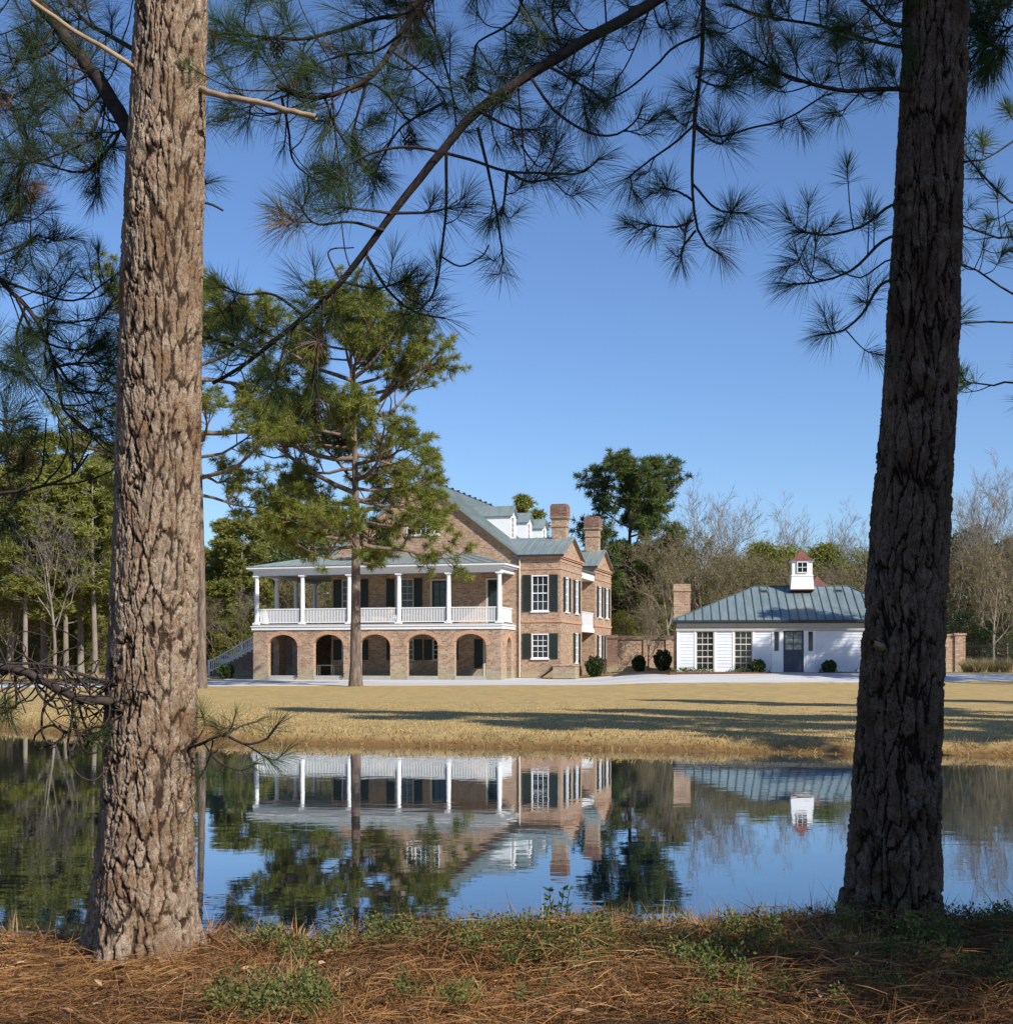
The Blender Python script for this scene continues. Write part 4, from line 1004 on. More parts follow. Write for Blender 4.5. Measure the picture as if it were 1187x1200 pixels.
def pine_mesh(H, base, rad, dens=1.0, r_trunk=.33, nb=14, bl=.30, bw=.035, lean=(0, 0), flat=.6, lo_gap=0, prof=None, ncl=5, nsub=7, jit=.36):
    """pine: tapered trunk with layered limbs; needle sprays in flat clumps at the limb ends. Returns (wood V,Q),(foliage)"""
    wood, fol = Geo(), Geo()
    zt = np.linspace(0, 1, 16)
    tp = np.stack([lean[0] * zt ** 1.5 + .12 * np.sin(zt * 5 + rng.random() * 6) * zt, lean[1] * zt ** 1.5 + .12 * np.cos(zt * 4 + rng.random() * 6) * zt, H * .985 * zt - .15], 1)[None]
    tr = (r_trunk * (1 - .86 * zt ** 1.1) * (1 + .35 * np.exp(-zt * 40)))[None]
    wood.add(*tubes(tp, tr, 12))
    nl = int((H - base) * 2.6 * dens)
    h = base + (H - base - .3) * (np.arange(nl) + rng.random(nl)) / nl
    s = (h - base) / (H - base)
    pr = prof(s) if prof else np.clip((1.0 - s) ** .55 * (.55 + .45 * sstep(0, .3, s)), .16, 1)
    L = rad * pr * rng.uniform(.6, 1.12, nl)
    az = np.arange(nl) * 2.4 + rng.normal(size=nl) * .5
    el = -.15 + .60 * s ** 2 + rng.normal(size=nl) * .12
    f = h / H; p0 = np.stack([np.interp(f, zt, tp[0, :, c]) for c in range(3)], 1)
    d0 = np.stack([np.cos(az) * np.cos(el), np.sin(az) * np.cos(el), np.sin(el)], 1)
    lp = grow(p0, d0, L, 7, .13, .10, 1.0)
    lr = (.020 * L + .018)[:, None] * np.linspace(1, .3, 7)
    wood.add(*tubes(lp, lr, 5))
    p, d, r, tt, ix = children(lp, lr, nsub, .35, 1.0, .55, .12)
    L2 = L[ix] * rng.uniform(.18, .42, len(ix)) * (1.25 - .5 * tt) + .2
    sp = grow(p, d, L2, 4, .18, .18, 1.0); sr = np.maximum(r * .55, .008)[:, None] * np.linspace(1, .4, 4)
    wood.add(*tubes(sp, sr, 3))
    ends = np.concatenate([lp[:, -1], sp[:, -1]] + ([sp[:, 2]] if ncl < 10 else [])); ed = np.concatenate([norm(lp[:, -1] - lp[:, -2]), norm(sp[:, -1] - sp[:, -2])] + ([norm(sp[:, 2] - sp[:, 1])] if ncl < 10 else []))
    q = np.repeat(np.arange(len(ends)), ncl)
    c = ends[q] + rng.normal(size=(len(q), 3)) * np.array([jit, jit, jit * .45]) * (.55 + rad * .09)
    cd = norm(ed[q] + rng.normal(size=(len(q), 3)) * .35 + [0, 0, .35])
    j = np.repeat(np.arange(len(c)), nb)
    bd = norm(cd[j] * .55 + norm(rng.normal(size=(len(j), 3))) * [1, 1, flat + .2])
    V, Q, T = ribbons(c[j] + bd * .02, bd, bl * rng.uniform(.7, 1.2, len(j)), bw, .12)
    clump = np.clip(rng.normal(.5, .2, len(c)), 0, 1)
    rnd = np.clip(clump[j] * .7 + rng.random(len(j)) * .3, 0, 1)
    fol.add(V, Q, T, np.repeat(rnd, 5))
    return wood, fol

def make_tree(name, loc, wood, fol, wm, fm_, lab, cat='tree', group=None, rz=0, sc=1.0):
    root = empty(name, loc, rz, label=lab, cat=cat, group=group); root.scale = (sc, sc, sc)
    wood.build('trunk', wm, root, smooth=True)
    if fol: fol.build('crown', fm_, root)
    return root

def bare_mesh(H, sp=.5, levels=(9, 6, 5, 4), base=.25, leafy=0, tw=.011):
    wood, crown = Geo(), Geo()
    zt = np.linspace(0, 1, 12)
    tp = np.stack([.5 * zt * np.sin(zt * 3 + rng.random() * 6), .5 * zt * np.cos(zt * 2 + rng.random() * 6), H * .72 * zt - .1], 1)[None]
    tr = (.022 * H * (1 - .85 * zt))[None] * .55
    wood.add(*tubes(tp, tr, 10))
    p, d, r, t_, ix = children(tp, tr, levels[0], base, 1.0, sp, .35)
    L = H * .42 * (1.15 - .55 * t_); pa, ra = None, None
    for lv in range(4):
        k = 6 if lv < 2 else 4
        paths = grow(p, d, L, k, .14, .09, 1.0); rad = np.maximum(np.minimum(r * .7, .12) * .8, tw)[:, None] * np.linspace(1, .4, k)
        rad = np.maximum(rad, tw * .55)
        (wood if lv == 0 else crown).add(*tubes(paths, rad, 5 if lv < 1 else 3))
        if lv == 3: break
        p, d, r, t_, ix = children(paths, rad, levels[lv + 1], .25, 1.0, .5, .12)
        L = L[ix] * rng.uniform(.38, .62, len(ix))
    lf = None
    if leafy:
        lf = Geo(); e = np.concatenate([paths[:, -1], paths[:, 2]]); e = np.repeat(e, leafy, 0); e = e + rng.normal(size=e.shape) * .12
        V, Q = leaves(e, norm(rng.normal(size=e.shape)), .13 * rng.uniform(.6, 1.3, len(e)), .07); lf.add(V, Q, None, np.repeat(rng.random(len(e)), 4))
    return wood, crown, lf

def bushy_mesh(H, rad, ncl=140, npc=70, ls=.22, lowcut=.08):
    """dense evergreen: leaf clumps through an uneven ovoid volume"""
    wood, fol = Geo(), Geo()
    zt = np.linspace(0, 1, 9); tp = np.stack([.2 * np.sin(zt * 4), .2 * np.cos(zt * 3), H * .9 * zt - .1], 1)[None]
    wood.add(*tubes(tp, (.03 * H * .5 * (1 - .85 * zt))[None], 9))
    s = rng.random(ncl) ** .9; z = H * (lowcut + (1 - lowcut) * s)
    pr = np.sin(np.pi * np.clip(.18 + .80 * s, 0, 1)) ** .8
    az = rng.random(ncl) * 6.283; rr = rad * pr * np.sqrt(rng.uniform(.15, 1.1, ncl)) * (1 + .2 * np.sin(az * 3 + z))
    c = np.stack([rr * np.cos(az), rr * np.sin(az), z], 1)
    st = np.stack([0 * rr, 0 * rr, z * .8], 1); lp = st[:, None] + (c - st)[:, None] * np.linspace(0, 1, 4)[None, :, None]
    wood.add(*tubes(lp, np.full((ncl, 4), .03) * np.linspace(1.3, .4, 4), 3))
    cs_ = rng.uniform(.35, .8, ncl) * rad * .34
    j = np.repeat(np.arange(ncl), npc); d = norm(rng.normal(size=(len(j), 3)))
    pp = c[j] + d * (cs_[j] * rng.uniform(.3, 1.05, len(j)))[:, None] * [1.1, 1.1, .7]
    V, Q = leaves(pp, norm(d + rng.normal(size=d.shape) * .7), ls * rng.uniform(.6, 1.3, len(j)), ls * .5)
    cl = np.clip(rng.normal(.5, .22, ncl), 0, 1); fol.add(V, Q, None, np.repeat(np.clip(cl[j] * .65 + .35 * rng.random(len(j)), 0, 1), 4))
    return wood, fol

# the big pine on the lawn
D = 71.5; x = (417 - CX) / F * D
def prof_lawn(s): return np.interp(s, [0, .08, .2, .4, .6, .75, .9, 1], [.55, .95, 1.0, .98, .92, .72, .40, .16])
wd_, fo = pine_mesh(20.3, 6.6, 6.3, 1.7, .30, 40, .37, .026, (-.25, 0), .75, prof=prof_lawn, ncl=3, nsub=12, jit=.15)
make_tree('lawn_pine', (x, D, gz(x, D)), wd_, fo, M['bark_far'], M['pine_far'], 'tall pine standing alone on the lawn in front of the brick porch', 'pine tree', rz=.7)
D = 69.0; x = (236.5 - CX) / F * D
wd_, fo = pine_mesh(20.5, 9.3, 6.2, 1.05, .24, 38, .37, .027, (.3, 0), .75, prof=prof_lawn, ncl=3, nsub=11, jit=.15)
make_tree('lawn_pine', (x, D, gz(x, D)), wd_, fo, M['bark_far'], M['pine_far'], 'tall dark pine half hidden behind the big sunlit trunk at left', 'pine tree', rz=2.1)
# pine right of the house
D = 112; x = (735 - CX) / F * D
wd_, fo = pine_mesh(16.8, 4.2, 5.2, 1.45, .30, 26, .50, .05, (.2, 0), .7, ncl=3, nsub=10, jit=.22, prof=lambda s: np.interp(s, [0, .2, .5, .75, .9, 1], [.5, .75, .9, 1, .55, .2]))
make_tree('tall_pine', (x, D, 1.2), wd_, fo, M['bark_far'], M['pine_dark'], 'tall dark pine rising between the house and the cottage', 'pine tree')
# templates for the woods
WP = [pine_mesh(17, 6, 3.6, .85, .24, 10, .46, .085, (.4, .2), .5), pine_mesh(15, 4, 3.8, .9, .22, 10, .46, .085, (-.3, .1), .5), pine_mesh(19, 8.5, 3.8, .85, .26, 10, .46, .085, (.2, -.3), .5)]
BT = [bare_mesh(13.5), bare_mesh(12, .58, (10, 6, 5, 4), .2), bare_mesh(11, .6, (10, 6, 5, 3), .15, 3)]
EV = [bushy_mesh(9.5, 3.2, 170, 60), bushy_mesh(7.5, 3.4, 150, 60), bushy_mesh(11.5, 3.6, 210, 50, .26), bushy_mesh(10, 3.9, 190, 50, .26)]
protos = {}
def place(kind, i, x, y, lab, cat, group, sc=1.0, rz=None):
    rz = random.random() * 6.28 if rz is None else rz
    key = (kind, i); z = gz(x, y) - .05
    if key in protos:
        o = copy_tree(protos[key]); o.location = (x, y, z); o.rotation_euler = (0, 0, rz); o.scale = (sc, sc, sc)
        tag(o, lab, cat, group); return o
    if kind == 'pine':
        o = make_tree('woodland_pine', (x, y, z), *WP[i], M['bark_pale'], M['pine_wood'], lab, cat, group, rz, sc)
    elif kind == 'bare':
        wd_, cr2, lf = BT[i]; o = empty('bare_tree', (x, y, z), rz, label=lab, cat=cat, group=group); o.scale = (sc, sc, sc)
        wd_.build('trunk', M['bark_pale'], o, smooth=True); cr2.build('crown', M['twig_tan' if lf else 'twig_grey'], o)
        if lf: lf.build('leaves', M['leaf_tan'], o)
    else:
        o = make_tree('evergreen_tree', (x, y, z), *EV[i], M['bark_far'], M['leaf_dark' if i < 2 else 'leaf_wood'], lab, cat, group, rz, sc)
    protos[key] = o; return o
def at(px, D): return (px - CX) / F * D
# woods at the left
GWL = 'pines in the woods at left'
for px, D, i, sc in ((12, 104, 2, .98), (30, 101, 0, .88), (52, 108, 2, 1.02), (78, 103, 1, 1.0), (95, 106, 2, 1.0), (112, 102, 0, .95), (130, 108, 2, .98), (-14, 103, 1, 1.05), (258, 116, 0, .78), (282, 113, 1, .85), (-60, 118, 0, 1.0), (8, 112, 0, .92), (36, 125, 2, .95), (70, 132, 1, 1.05), (100, 122, 1, .95), (128, 116, 1, .85), (155, 130, 0, 1), (190, 124, 1, .9), (215, 136, 2, .9), (-20, 135, 2, 1.0), (55, 150, 0, 1.1), (120, 150, 2, 1), (170, 152, 1, 1.1), (245, 150, 1, .9), (275, 146, 0, .82), (20, 160, 1, 1.2), (90, 165, 0, 1.15), (-100, 130, 1, 1.1), (-140, 122, 0, 1), (-70, 150, 2, 1.1)):
    place('pine', i, at(px, D), D, 'slim pine among the woods at the left behind the sunlit trunk', 'pine tree', GWL, sc)
for px, D, i, sc in ((64, 100, 0, .95), (14, 103, 2, .75), (140, 118, 1, .8), (250, 112, 2, .6)):
    place('bare', i, at(px, D), D, 'bare grey tree standing in front of the woods at the left', 'tree', 'bare trees in the left woods', sc)
for px, D, i, sc in ((38, 114, 3, .5), (118, 112, 2, .45), (-22, 110, 3, .55), (96, 117, 2, .7), (22, 119, 2, .75), (60, 121, 3, .7), (240, 116, 3, .55), (205, 114, 2, .6), (40, 140, 3, 1.1), (110, 134, 2, 1.15), (170, 140, 3, 1.0), (0, 138, 2, 1.15), (-50, 134, 3, 1.2), (80, 145, 2, 1.35), (140, 148, 3, 1.3), (20, 150, 3, 1.4), (58, 128, 3, .75), (100, 126, 2, .6), (200, 146, 2, 1.1), (-20, 128, 2, .8), (235, 140, 3, .9), (128, 124, 3, .7), (-90, 128, 2, 1.2), (-130, 130, 3, 1.3)):
    place('ever', i, at(px, D), D, 'low evergreen filling the woods at the left', 'tree', 'evergreens in the left woods', sc)
# evergreens behind the porch
for k, (px, D, i, sc) in enumerate(((262, 122, 3, .75), (290, 118, 2, .95), (322, 124, 2, 1.25), (352, 118, 0, 1.30), (385, 126, 2, 1.3), (345, 132, 3, 1.35), (410, 128, 1, 1.2), (300, 136, 3, 1.15), (250, 134, 2, .7), (275, 112, 3, .5))):
    place('ever', i, at(px, D), D, 'dense evergreen tree behind the left end of the porch', 'tree', 'evergreens behind the porch', sc)
for px, D, i, sc in ((330, 114, 2, .75), (365, 112, 2, .75), (285, 112, 1, .6)):
    place('bare', i, at(px, D), D, 'bare tan tree seen through the open porch end', 'tree', 'bare trees behind the porch', sc)
place('pine', 0, at(616, 128), 128, 'pine top showing above the white dormers', 'pine tree', None, .98)
# trees between house and cottage and behind the cottage
for px, D, i, sc, lab in ((822, 116, 0, 1.15, 'tall bare grey tree above the left end of the cottage roof'), (850, 122, 1, 1.28, 'tall bare grey tree above the cottage roof vent'), (985, 126, 0, 1.08, 'bare tree right of the cupola near the dark trunk'), (1006, 118, 1, .98, 'thin bare tree against the left side of the dark trunk'), (930, 132, 0, 1.18, 'bare grey tree standing directly behind the cupola'), (892, 130, 1, 1.1, 'bare grey tree left of the cupola')):
    place('bare', i, at(px, D), D, lab, 'tree', 'bare trees behind the cottage', sc)
for px, D, i, sc in ((782, 104, 2, 1.0), (808, 110, 2, 1.05), (845, 108, 2, .9), (878, 112, 2, .9), (905, 110, 2, .85), (950, 112, 2, .85), (990, 110, 2, .8), (765, 112, 2, 1.0), (742, 120, 2, .9)):
    place('bare', i, at(px, D), D, 'tan twiggy tree with dry leaves behind the cottage', 'tree', 'tan trees behind the cottage', sc)
for px, D, i, sc in ((775, 130, 1, .72), (800, 128, 2, .6), (840, 134, 1, .72), (880, 132, 0, .62), (915, 134, 1, .68), (960, 130, 0, .58), (1000, 134, 1, .66), (1040, 128, 0, .7), (730, 138, 1, .8), (755, 140, 0, .75), (700, 140, 0, .7)):
    place('pine', i, at(px, D), D, 'low hazy pine in the tree line behind the cottage', 'pine tree', 'pines behind the cottage', sc)
for px, D, i, sc in ((715, 126, 3, .75), (748, 118, 2, .8), (792, 122, 3, 1.0), (830, 126, 1, 1.2), (862, 120, 3, .95), (920, 126, 3, 1.1), (968, 118, 2, .92), (1010, 124, 3, 1.05), (892, 128, 2, 1.0), (945, 130, 3, 1.1), (728, 108, 3, .45)):
    place('ever', i, at(px, D), D, 'dark evergreen in the tree line behind the cottage', 'tree', 'evergreens behind the cottage', sc)
x = at(761, 89); place('bare', 2, x, 89.5, 'small bare tree in front of the brick garden wall', 'tree', None, .42)
# right of the dark trunk
for px, D, i, sc, lab in ((1150, 100, 0, 1.12, 'bare tree with pale trunk behind the iron fence'), (1178, 104, 1, 1.22, 'spreading bare tree at the right edge behind the fence'), (1118, 112, 1, 1.05, 'bare tree just right of the dark trunk')):
    place('bare', i, at(px, D), D, lab, 'tree', 'bare trees at the right', sc)
for px, D, i, sc in ((1120, 104, 2, .95), (1165, 96, 2, .85), (1195, 100, 2, 1.0)):
    place('bare', i, at(px, D), D, 'tan twiggy tree behind the fence at the right', 'tree', 'tan trees at the right', sc)
for px, D, i, sc in ((1112, 108, 0, 1.1), (1140, 112, 0, 1.22), (1185, 110, 0, 1.1), (1160, 118, 1, 1.2), (1210, 112, 1, 1.2), (1130, 100, 1, .55), (1175, 98, 1, .55)):
    place('ever', i, at(px, D), D, 'dark evergreen behind the iron fence at the right', 'tree', 'evergreens at the right', sc)
# distant belt of pines closing the horizon
for k in range(46):
    px = -180 + k * 33 + random.uniform(-9, 9); D = random.uniform(175, 205)
    place('pine', k % 3, at(px, D), D, 'distant pine in the belt of woods on the horizon', 'pine tree', 'pines of the far belt', random.uniform(.62, .85))
for k in range(46):
    px = -180 + k * 33 + random.uniform(-9, 9); D = random.uniform(160, 178)
    place('ever', k % 2, at(px, D), D, 'distant low evergreen in the belt of woods', 'tree', 'evergreens of the far belt', random.uniform(.45, .7))
# pines beyond the right edge whose shade streaks the lawn
for k, (x, y, i, sc) in enumerate(((17.5, 19.3, 2, (.9, .9, 1.32)), (22.5, 18.2, 1, (.62, .62, 1.5)), (27.5, 18.6, 2, (.85, .85, 1.3)), (33.5, 19.0, 2, (.8, .8, 1.2)), (25, 31.5, 2, (.6, .6, 1.05)), (34, 32, 0, (.7, .7, 1.2)), (29.5, 66.0, 2, (.95, .95, .95)))):
    o = place('pine', i, x, y, 'pine on the far side of the pond beyond the right edge', 'pine tree', 'pines beyond the right edge'); o.scale = sc
for k, (x, y) in enumerate(((33, 64.5), (36.5, 66), (40, 63.5))):
    place('bare', (0, 1, 0)[k], x, y, 'bare tree beyond the right edge in front of the cottage', 'tree', 'bare trees beyond the right edge', 1.3)
for x, y, i, sc in ((14.9, -4.0, 1, 1.05), (17.5, .5, 0, 1.0), (4.6, -3.4, 0, .5)):
    place('pine', i, x, y, 'pine on the near bank behind the viewpoint', 'pine tree', 'pines behind the viewpoint', sc)
wd_, fo = pine_mesh(20, 4.5, 2.5, 1.1, .22, 12, .4, .08, (0, 0), .5, ncl=7, prof=lambda s: 1.0 - .35 * s)  # unseen tree, crown shaped to keep the right trunk in shade
make_tree('woodland_pine', (12.4, -1.0, gz(12.4, -1.0)), wd_, fo, M['bark_far'], M['pine_dark'], 'tall unseen pine on the near bank shaped to shade the right trunk', 'pine tree')
wd_, fo = pine_mesh(18, 10.2, 1.5, 1.8, .2, 12, .4, .08, (0, 0), .5, ncl=8, prof=lambda s: 1.0 - .4 * s)  # unseen tree added as caster: high crown shades branches, leaves ground lit
make_tree('woodland_pine', (9.35, -.95, gz(9.35, -.95)), wd_, fo, M['bark_far'], M['pine_dark'], 'narrow dense unseen pine on the near bank added to shade the branches', 'pine tree')
place('ever', 0, 4.2, .8, 'young unseen evergreen on the near bank added to shade its foreground', 'tree', None, .40)  # unseen tree added to darken the lower foreground with its shade

# ------------------------------------------------------------------ the near pines
def bark_trunk(pts, zs_fine, seed, cell, depth, top):
    """carved trunk: pts = [(z, x, y, r)], plates and cracks pushed into a fine mesh"""
    pz = np.array(pts, float)
    z = np.concatenate([zs_fine, np.linspace(zs_fine[-1] + .1, top, 40)])
    n = 320; th = np.arange(n) / n * 2 * np.pi
    cx = np.interp(z, pz[:, 0], pz[:, 1]); cy = np.interp(z, pz[:, 0], pz[:, 2]); r = np.interp(z, pz[:, 0], pz[:, 3])
    ker = np.ones(25) / 25
    def sm(a): return np.convolve(np.pad(a, 12, 'edge'), ker, 'valid')
    cx, cy, r = sm(cx), sm(cy), sm(r)
    TH, Z = np.meshgrid(th, z); RR = np.repeat(r[:, None], n, 1)
    circ = 2 * np.pi * .2; ncell = int(round(circ / cell[0])); u = TH / (2 * np.pi) * ncell; v = Z / cell[1]
    per = lambda a, k: a  # noise below is made periodic by sampling on a cylinder
    px_, py_ = np.cos(TH) * 3.2, np.sin(TH) * 3.2
    wa = vnoise(px_ * 1.1 + Z * 2.3, py_ * 1.1 + Z * 3.1, seed) - .5; wb = vnoise(px_ * 1.3 - Z * 4.0, py_ * 1.2 + Z * 5.0, seed + 3) - .5
    wc = vnoise(px_ * 3 + Z * 17, py_ * 3 - Z * 13, seed + 5) - .5
    u = u + wa * 1.3 + wc * .55; v = v + wb * 1.1 + wc * .35
    def worley(u, v, nc, sd):
        iu, iv = np.floor(u), np.floor(v); f1 = np.full(u.shape, 9.); f2 = np.full(u.shape, 9.); idd = np.zeros(u.shape)
        for a in (-1, 0, 1):
            for b_ in (-1, 0, 1):
                ci, cj = iu + a, iv + b_; cm = np.mod(ci, nc)
                d = np.hypot(u - ci - .1 - .8 * hash2(cm, cj, sd), v - cj - .1 - .8 * hash2(cm, cj, sd + 1))
                h = hash2(cm, cj, sd + 2); nearer = d < f1
                f2 = np.where(nearer, f1, np.minimum(f2, d)); idd = np.where(nearer, h, idd); f1 = np.where(nearer, d, f1)
        return f1, f2, idd
    jag = vnoise(px_ * 8 + Z * 40, py_ * 8 - Z * 36, seed + 31) - .5
    jag2 = vnoise(px_ * 17 + Z * 90, py_ * 17 - Z * 76, seed + 33) - .5
    ju, jv = .16 * jag + .10 * jag2, .13 * jag2 - .10 * jag
    f1, f2, idd = worley(u * .9 + ju, v * .5 + jv, int(ncell * .9) or 1, seed)           # long vertical furrows
    h1, h2, hid = worley(u * 1.15 + wc * .5 + ju, v * 1.0 + wa + jv, int(round(ncell * 1.15)), seed + 21)   # plates between them
    k1, k2, kid = worley(u * 2.1 + wa + ju * 2, v * 2.6 + wc + jv * 2, ncell * 2, seed + 27)   # small scales on the plates
    wid = vnoise(px_ * 2 + Z * 6, py_ * 2 - Z * 7, seed + 35)
    deep = sstep(.015, .10 + .30 * wid, f2 - f1)
    shallow = sstep(.0, .06 + .14 * wid, h2 - h1)
    scale = sstep(.0, .07, k2 - k1)
    fine = vnoise(px_ * 26 + Z * 110, py_ * 26 - Z * 95, seed + 51) - .5
    fine2 = vnoise(px_ * 50 + Z * 190, py_ * 50 - Z * 170, seed + 52) - .5
    plate = deep * (.35 + .65 * shallow)
    tilt = (h1 - .35) * .5
    disp = depth * (deep * (.7 + .3 * idd) - .7) + depth * .55 * deep * (shallow * (.45 + .9 * hid) - .5) - depth * .25 * deep * shallow * tilt
    disp = disp + depth * .45 * plate * (scale * (.3 + kid) - .5) + .0036 * fine + .0026 * fine2 + .0025 * jag
    idd = np.clip(.55 * hid + .45 * kid, 0, 1); flake = np.clip(.55 + fine + scale * .35, 0, 1)
    # old branch scars and swellings
    for sz, st, sr, sa in ((seed * .0 + 4.3, 4.4, .10, .02), (3.05, 4.75, .09, .018), (1.6, 5.2, .06, .012)):
        dd_ = np.hypot((Z - sz), (np.mod(TH - st + np.pi, 2 * np.pi) - np.pi) * .2)
        disp = disp + sa * np.exp(-(dd_ / sr) ** 2) - sa * 1.3 * np.exp(-(dd_ / (sr * .4)) ** 2)
    flare = np.exp(-np.maximum(0, Z - pz[0, 0]) / .20) * .05 * (1 + .9 * np.sin(TH * 5 + seed) + .4 * np.sin(TH * 3))
    rad = RR + flare + disp * np.clip(RR / .2, .3, 1.2)
    V = np.stack([cx[:, None] + rad * np.cos(TH), cy[:, None] + rad * np.sin(TH), Z], -1).reshape(-1, 3)
    i = np.arange(Z.size).reshape(Z.shape); a, b_ = i[:-1], i[1:]
    Q = np.stack([a, np.roll(a, -1, 1), np.roll(b_, -1, 1), b_], -1).reshape(-1, 4)
    return V, Q, plate.ravel() * (.5 + .5 * flake.ravel()), idd.ravel()

class Limb:
    """one limb with side twigs and needle tufts"""
    def __init__(s): s.tubes = Geo(); s.tp = []; s.td = []; s.tl = []; s.cones = []
    def path(s, pts, r0, r1, n=26, sides=8):
        p = cr(pts, n); p[1:-1] += rng.normal(size=(n - 2, 3)) * r1 * .16
        s.tubes.add(*tubes(p[None], np.linspace(r0, r1, n)[None], sides)); return p
    def tuft(s, p, d, L=.2): s.tp.append(p); s.td.append(d); s.tl.append(L)
    def end(s, p, L=.2): s.tuft(p[-1], norm(p[-1] - p[-4]), L)
    def twigs(s, p, nt, t0=.1, t1=1.0, ln=(.14, .38), L=.2, r=.0045, bias=(0, 0, .15), two=.35):
        n = len(p)
        for _ in range(nt):
            t_ = rng.uniform(t0, t1) * (n - 1); i = min(int(t_), n - 2); q = p[i] + (p[i + 1] - p[i]) * (t_ - i); T = norm(p[i + 1] - p[i])
            d = norm(T * .45 + rng.normal(size=3) * .62 + np.array(bias)); l = rng.uniform(*ln)
            mid = q + d * l * .55 + np.array([0, 0, -.10 * l]); e = q + d * l * .95 + np.array([0, 0, rng.uniform(-.05, .30) * l])
            tw = s.path([q, mid, e], r, r * .65, 9, 4); s.end(tw, L * rng.uniform(.8, 1.1))
            if rng.random() < two:
                d2 = norm(norm(tw[5] - tw[4]) * .6 + rng.normal(size=3) * .5); e2 = tw[4] + d2 * l * .5
                tw2 = s.path([tw[4], tw[4] + d2 * l * .25 + [0, 0, -.02], e2 + [0, 0, .05 * l]], r * .8, r * .55, 7, 4); s.end(tw2, L * rng.uniform(.75, 1.0))
    def build(s, parent, off, needles=130, bm='bark_twig', nm='needle', width=.0019, name='branch'):
        o = s.tubes.build(name, M[bm], parent, off, True)
        if s.tp:
            tp, td, tl = np.array(s.tp), np.array(s.td), np.array(s.tl) * rng.uniform(.62, 1.14, len(s.tp)); j = np.repeat(np.arange(len(tp)), (needles * rng.uniform(.45, 1.2, len(tp))).astype(int))
            T = td[j]; n = len(j); rd = norm(np.cross(T, rng.normal(size=(n, 3))))
            back = rng.random(n) ** 1.4; ang = .30 + 1.15 * back + rng.normal(size=n) * .12
            d = norm(T * np.cos(ang)[:, None] + rd * np.sin(ang)[:, None])
            base = tp[j] - T * (back * .085)[:, None]
            V, Q, Tt = ribbons(base, d, tl[j] * rng.uniform(.72, 1.12, n), width, .10 + .12 * rng.random(n))
            tint = np.where(rng.random(len(tp)) < .05, 1.25, np.clip(rng.normal(.40, .2, len(tp)), 0, .95))
            g = Geo(); g.add(V, Q, Tt, np.repeat(np.clip(tint[j] * .75 + .25 * rng.random(n), 0, 1), 5)); g.build('foliage', M[nm], o, off)
        for c in s.cones:
            mb = MB(); c = np.asarray(c) - off
            for k in range(9):
                f = k / 8; rr = .030 * math.sin(math.pi * (.15 + .8 * f)) + .004
                for q in range(7):
                    a = q * .897 + k * .45; x, y = math.cos(a), math.sin(a); z = -.10 * (1 - f)
                    mb.add([(c[0] + x * rr * .4, c[1] + y * rr * .4, c[2] + z + .012), (c[0] + x * rr - y * .008, c[1] + y * rr + x * .008, c[2] + z - .004), (c[0] + x * rr * 1.25, c[1] + y * rr * 1.25, c[2] + z + .004), (c[0] + x * rr + y * .008, c[1] + y * rr - x * .008, c[2] + z - .004)], [(0, 1, 2, 3)])
            mb.build('pine_cone', M['bark_twig'], o)
        return o
def PP(lst, D): return [P(q[0], q[1], D + (q[2] if len(q) > 2 else 0)) for q in lst]

def upper_crown(root, off, base, z0, z1, nl, rad, needles=60, nm='needle', avoid=None):
    """limbs above the picture, up to the top of the tree"""
    L = Limb()
    for k in range(nl):
        h = z0 + (z1 - z0) * k / nl; a = k * 2.4 + rng.normal() * .4; l = rad * (1 - .75 * k / nl) * rng.uniform(.7, 1.1)
        p0 = np.array([base[0], base[1], h]); d = np.array([math.cos(a), math.sin(a), .25])
        p = L.path([p0, p0 + d * l * .5, p0 + d * l + [0, 0, .1 * l]], .035, .008, 14, 5); L.twigs(p, 9, .3, 1, (.3, .7), .24, .006, (0, 0, .2), .5); L.end(p, .24)
    L.build(root, off, needles, nm=nm, width=.006)

# --- left pine
DL = 6.5
lp = [(y, x, w_ * .97) for y, x, w_ in ((1135, 166, 128), (1100, 167, 122), (1000, 171, 109), (900, 175, 105), (750, 180, 101), (600, 184, 97.5), (450, 187, 95), (300, 190.5, 93), (150, 196, 87), (0, 201.5, 82))]
pts = [(CAMZ - (y - HY) / F * DL, (x - CX) / F * DL, DL, w_ / 2 / F * DL) for y, x, w_ in lp]
pts += [(7, pts[-1][1] + .12, DL + .05, .145), (10, pts[-1][1] + .25, DL + .1, .11), (14, pts[-1][1] + .3, DL, .05), (15.5, pts[-1][1] + .3, DL, .012)]
zb = pts[0][0]
baseL = np.array([pts[1][1], DL, gz(pts[1][1], DL) - .04])
pineL = empty('pine_tree', baseL, 0, label='thick sunlit pine trunk with tan plated bark on the near bank at left', cat='pine tree')
zf = np.arange(min(zb, baseL[2]) - .12, 5.35, .0068)
V, Q, pl, ce = bark_trunk(pts, zf, 11, (.045, .125), .0150, 15.4)
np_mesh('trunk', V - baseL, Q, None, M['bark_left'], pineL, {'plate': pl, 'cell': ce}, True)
L = Limb()
p = L.path(PP([(188, 215, -.02), (150, 150, .12), (140, 130, .15), (110, 85, .2), (75, 40, .3), (45, 0, .35), (-10, -80, .5), (-90, -160, .6)], DL), .040, .024, 34, 10)
L.twigs(p, 26, .12, .9, (.16, .5), .2, .005, (-.25, 0, -.15), .7)
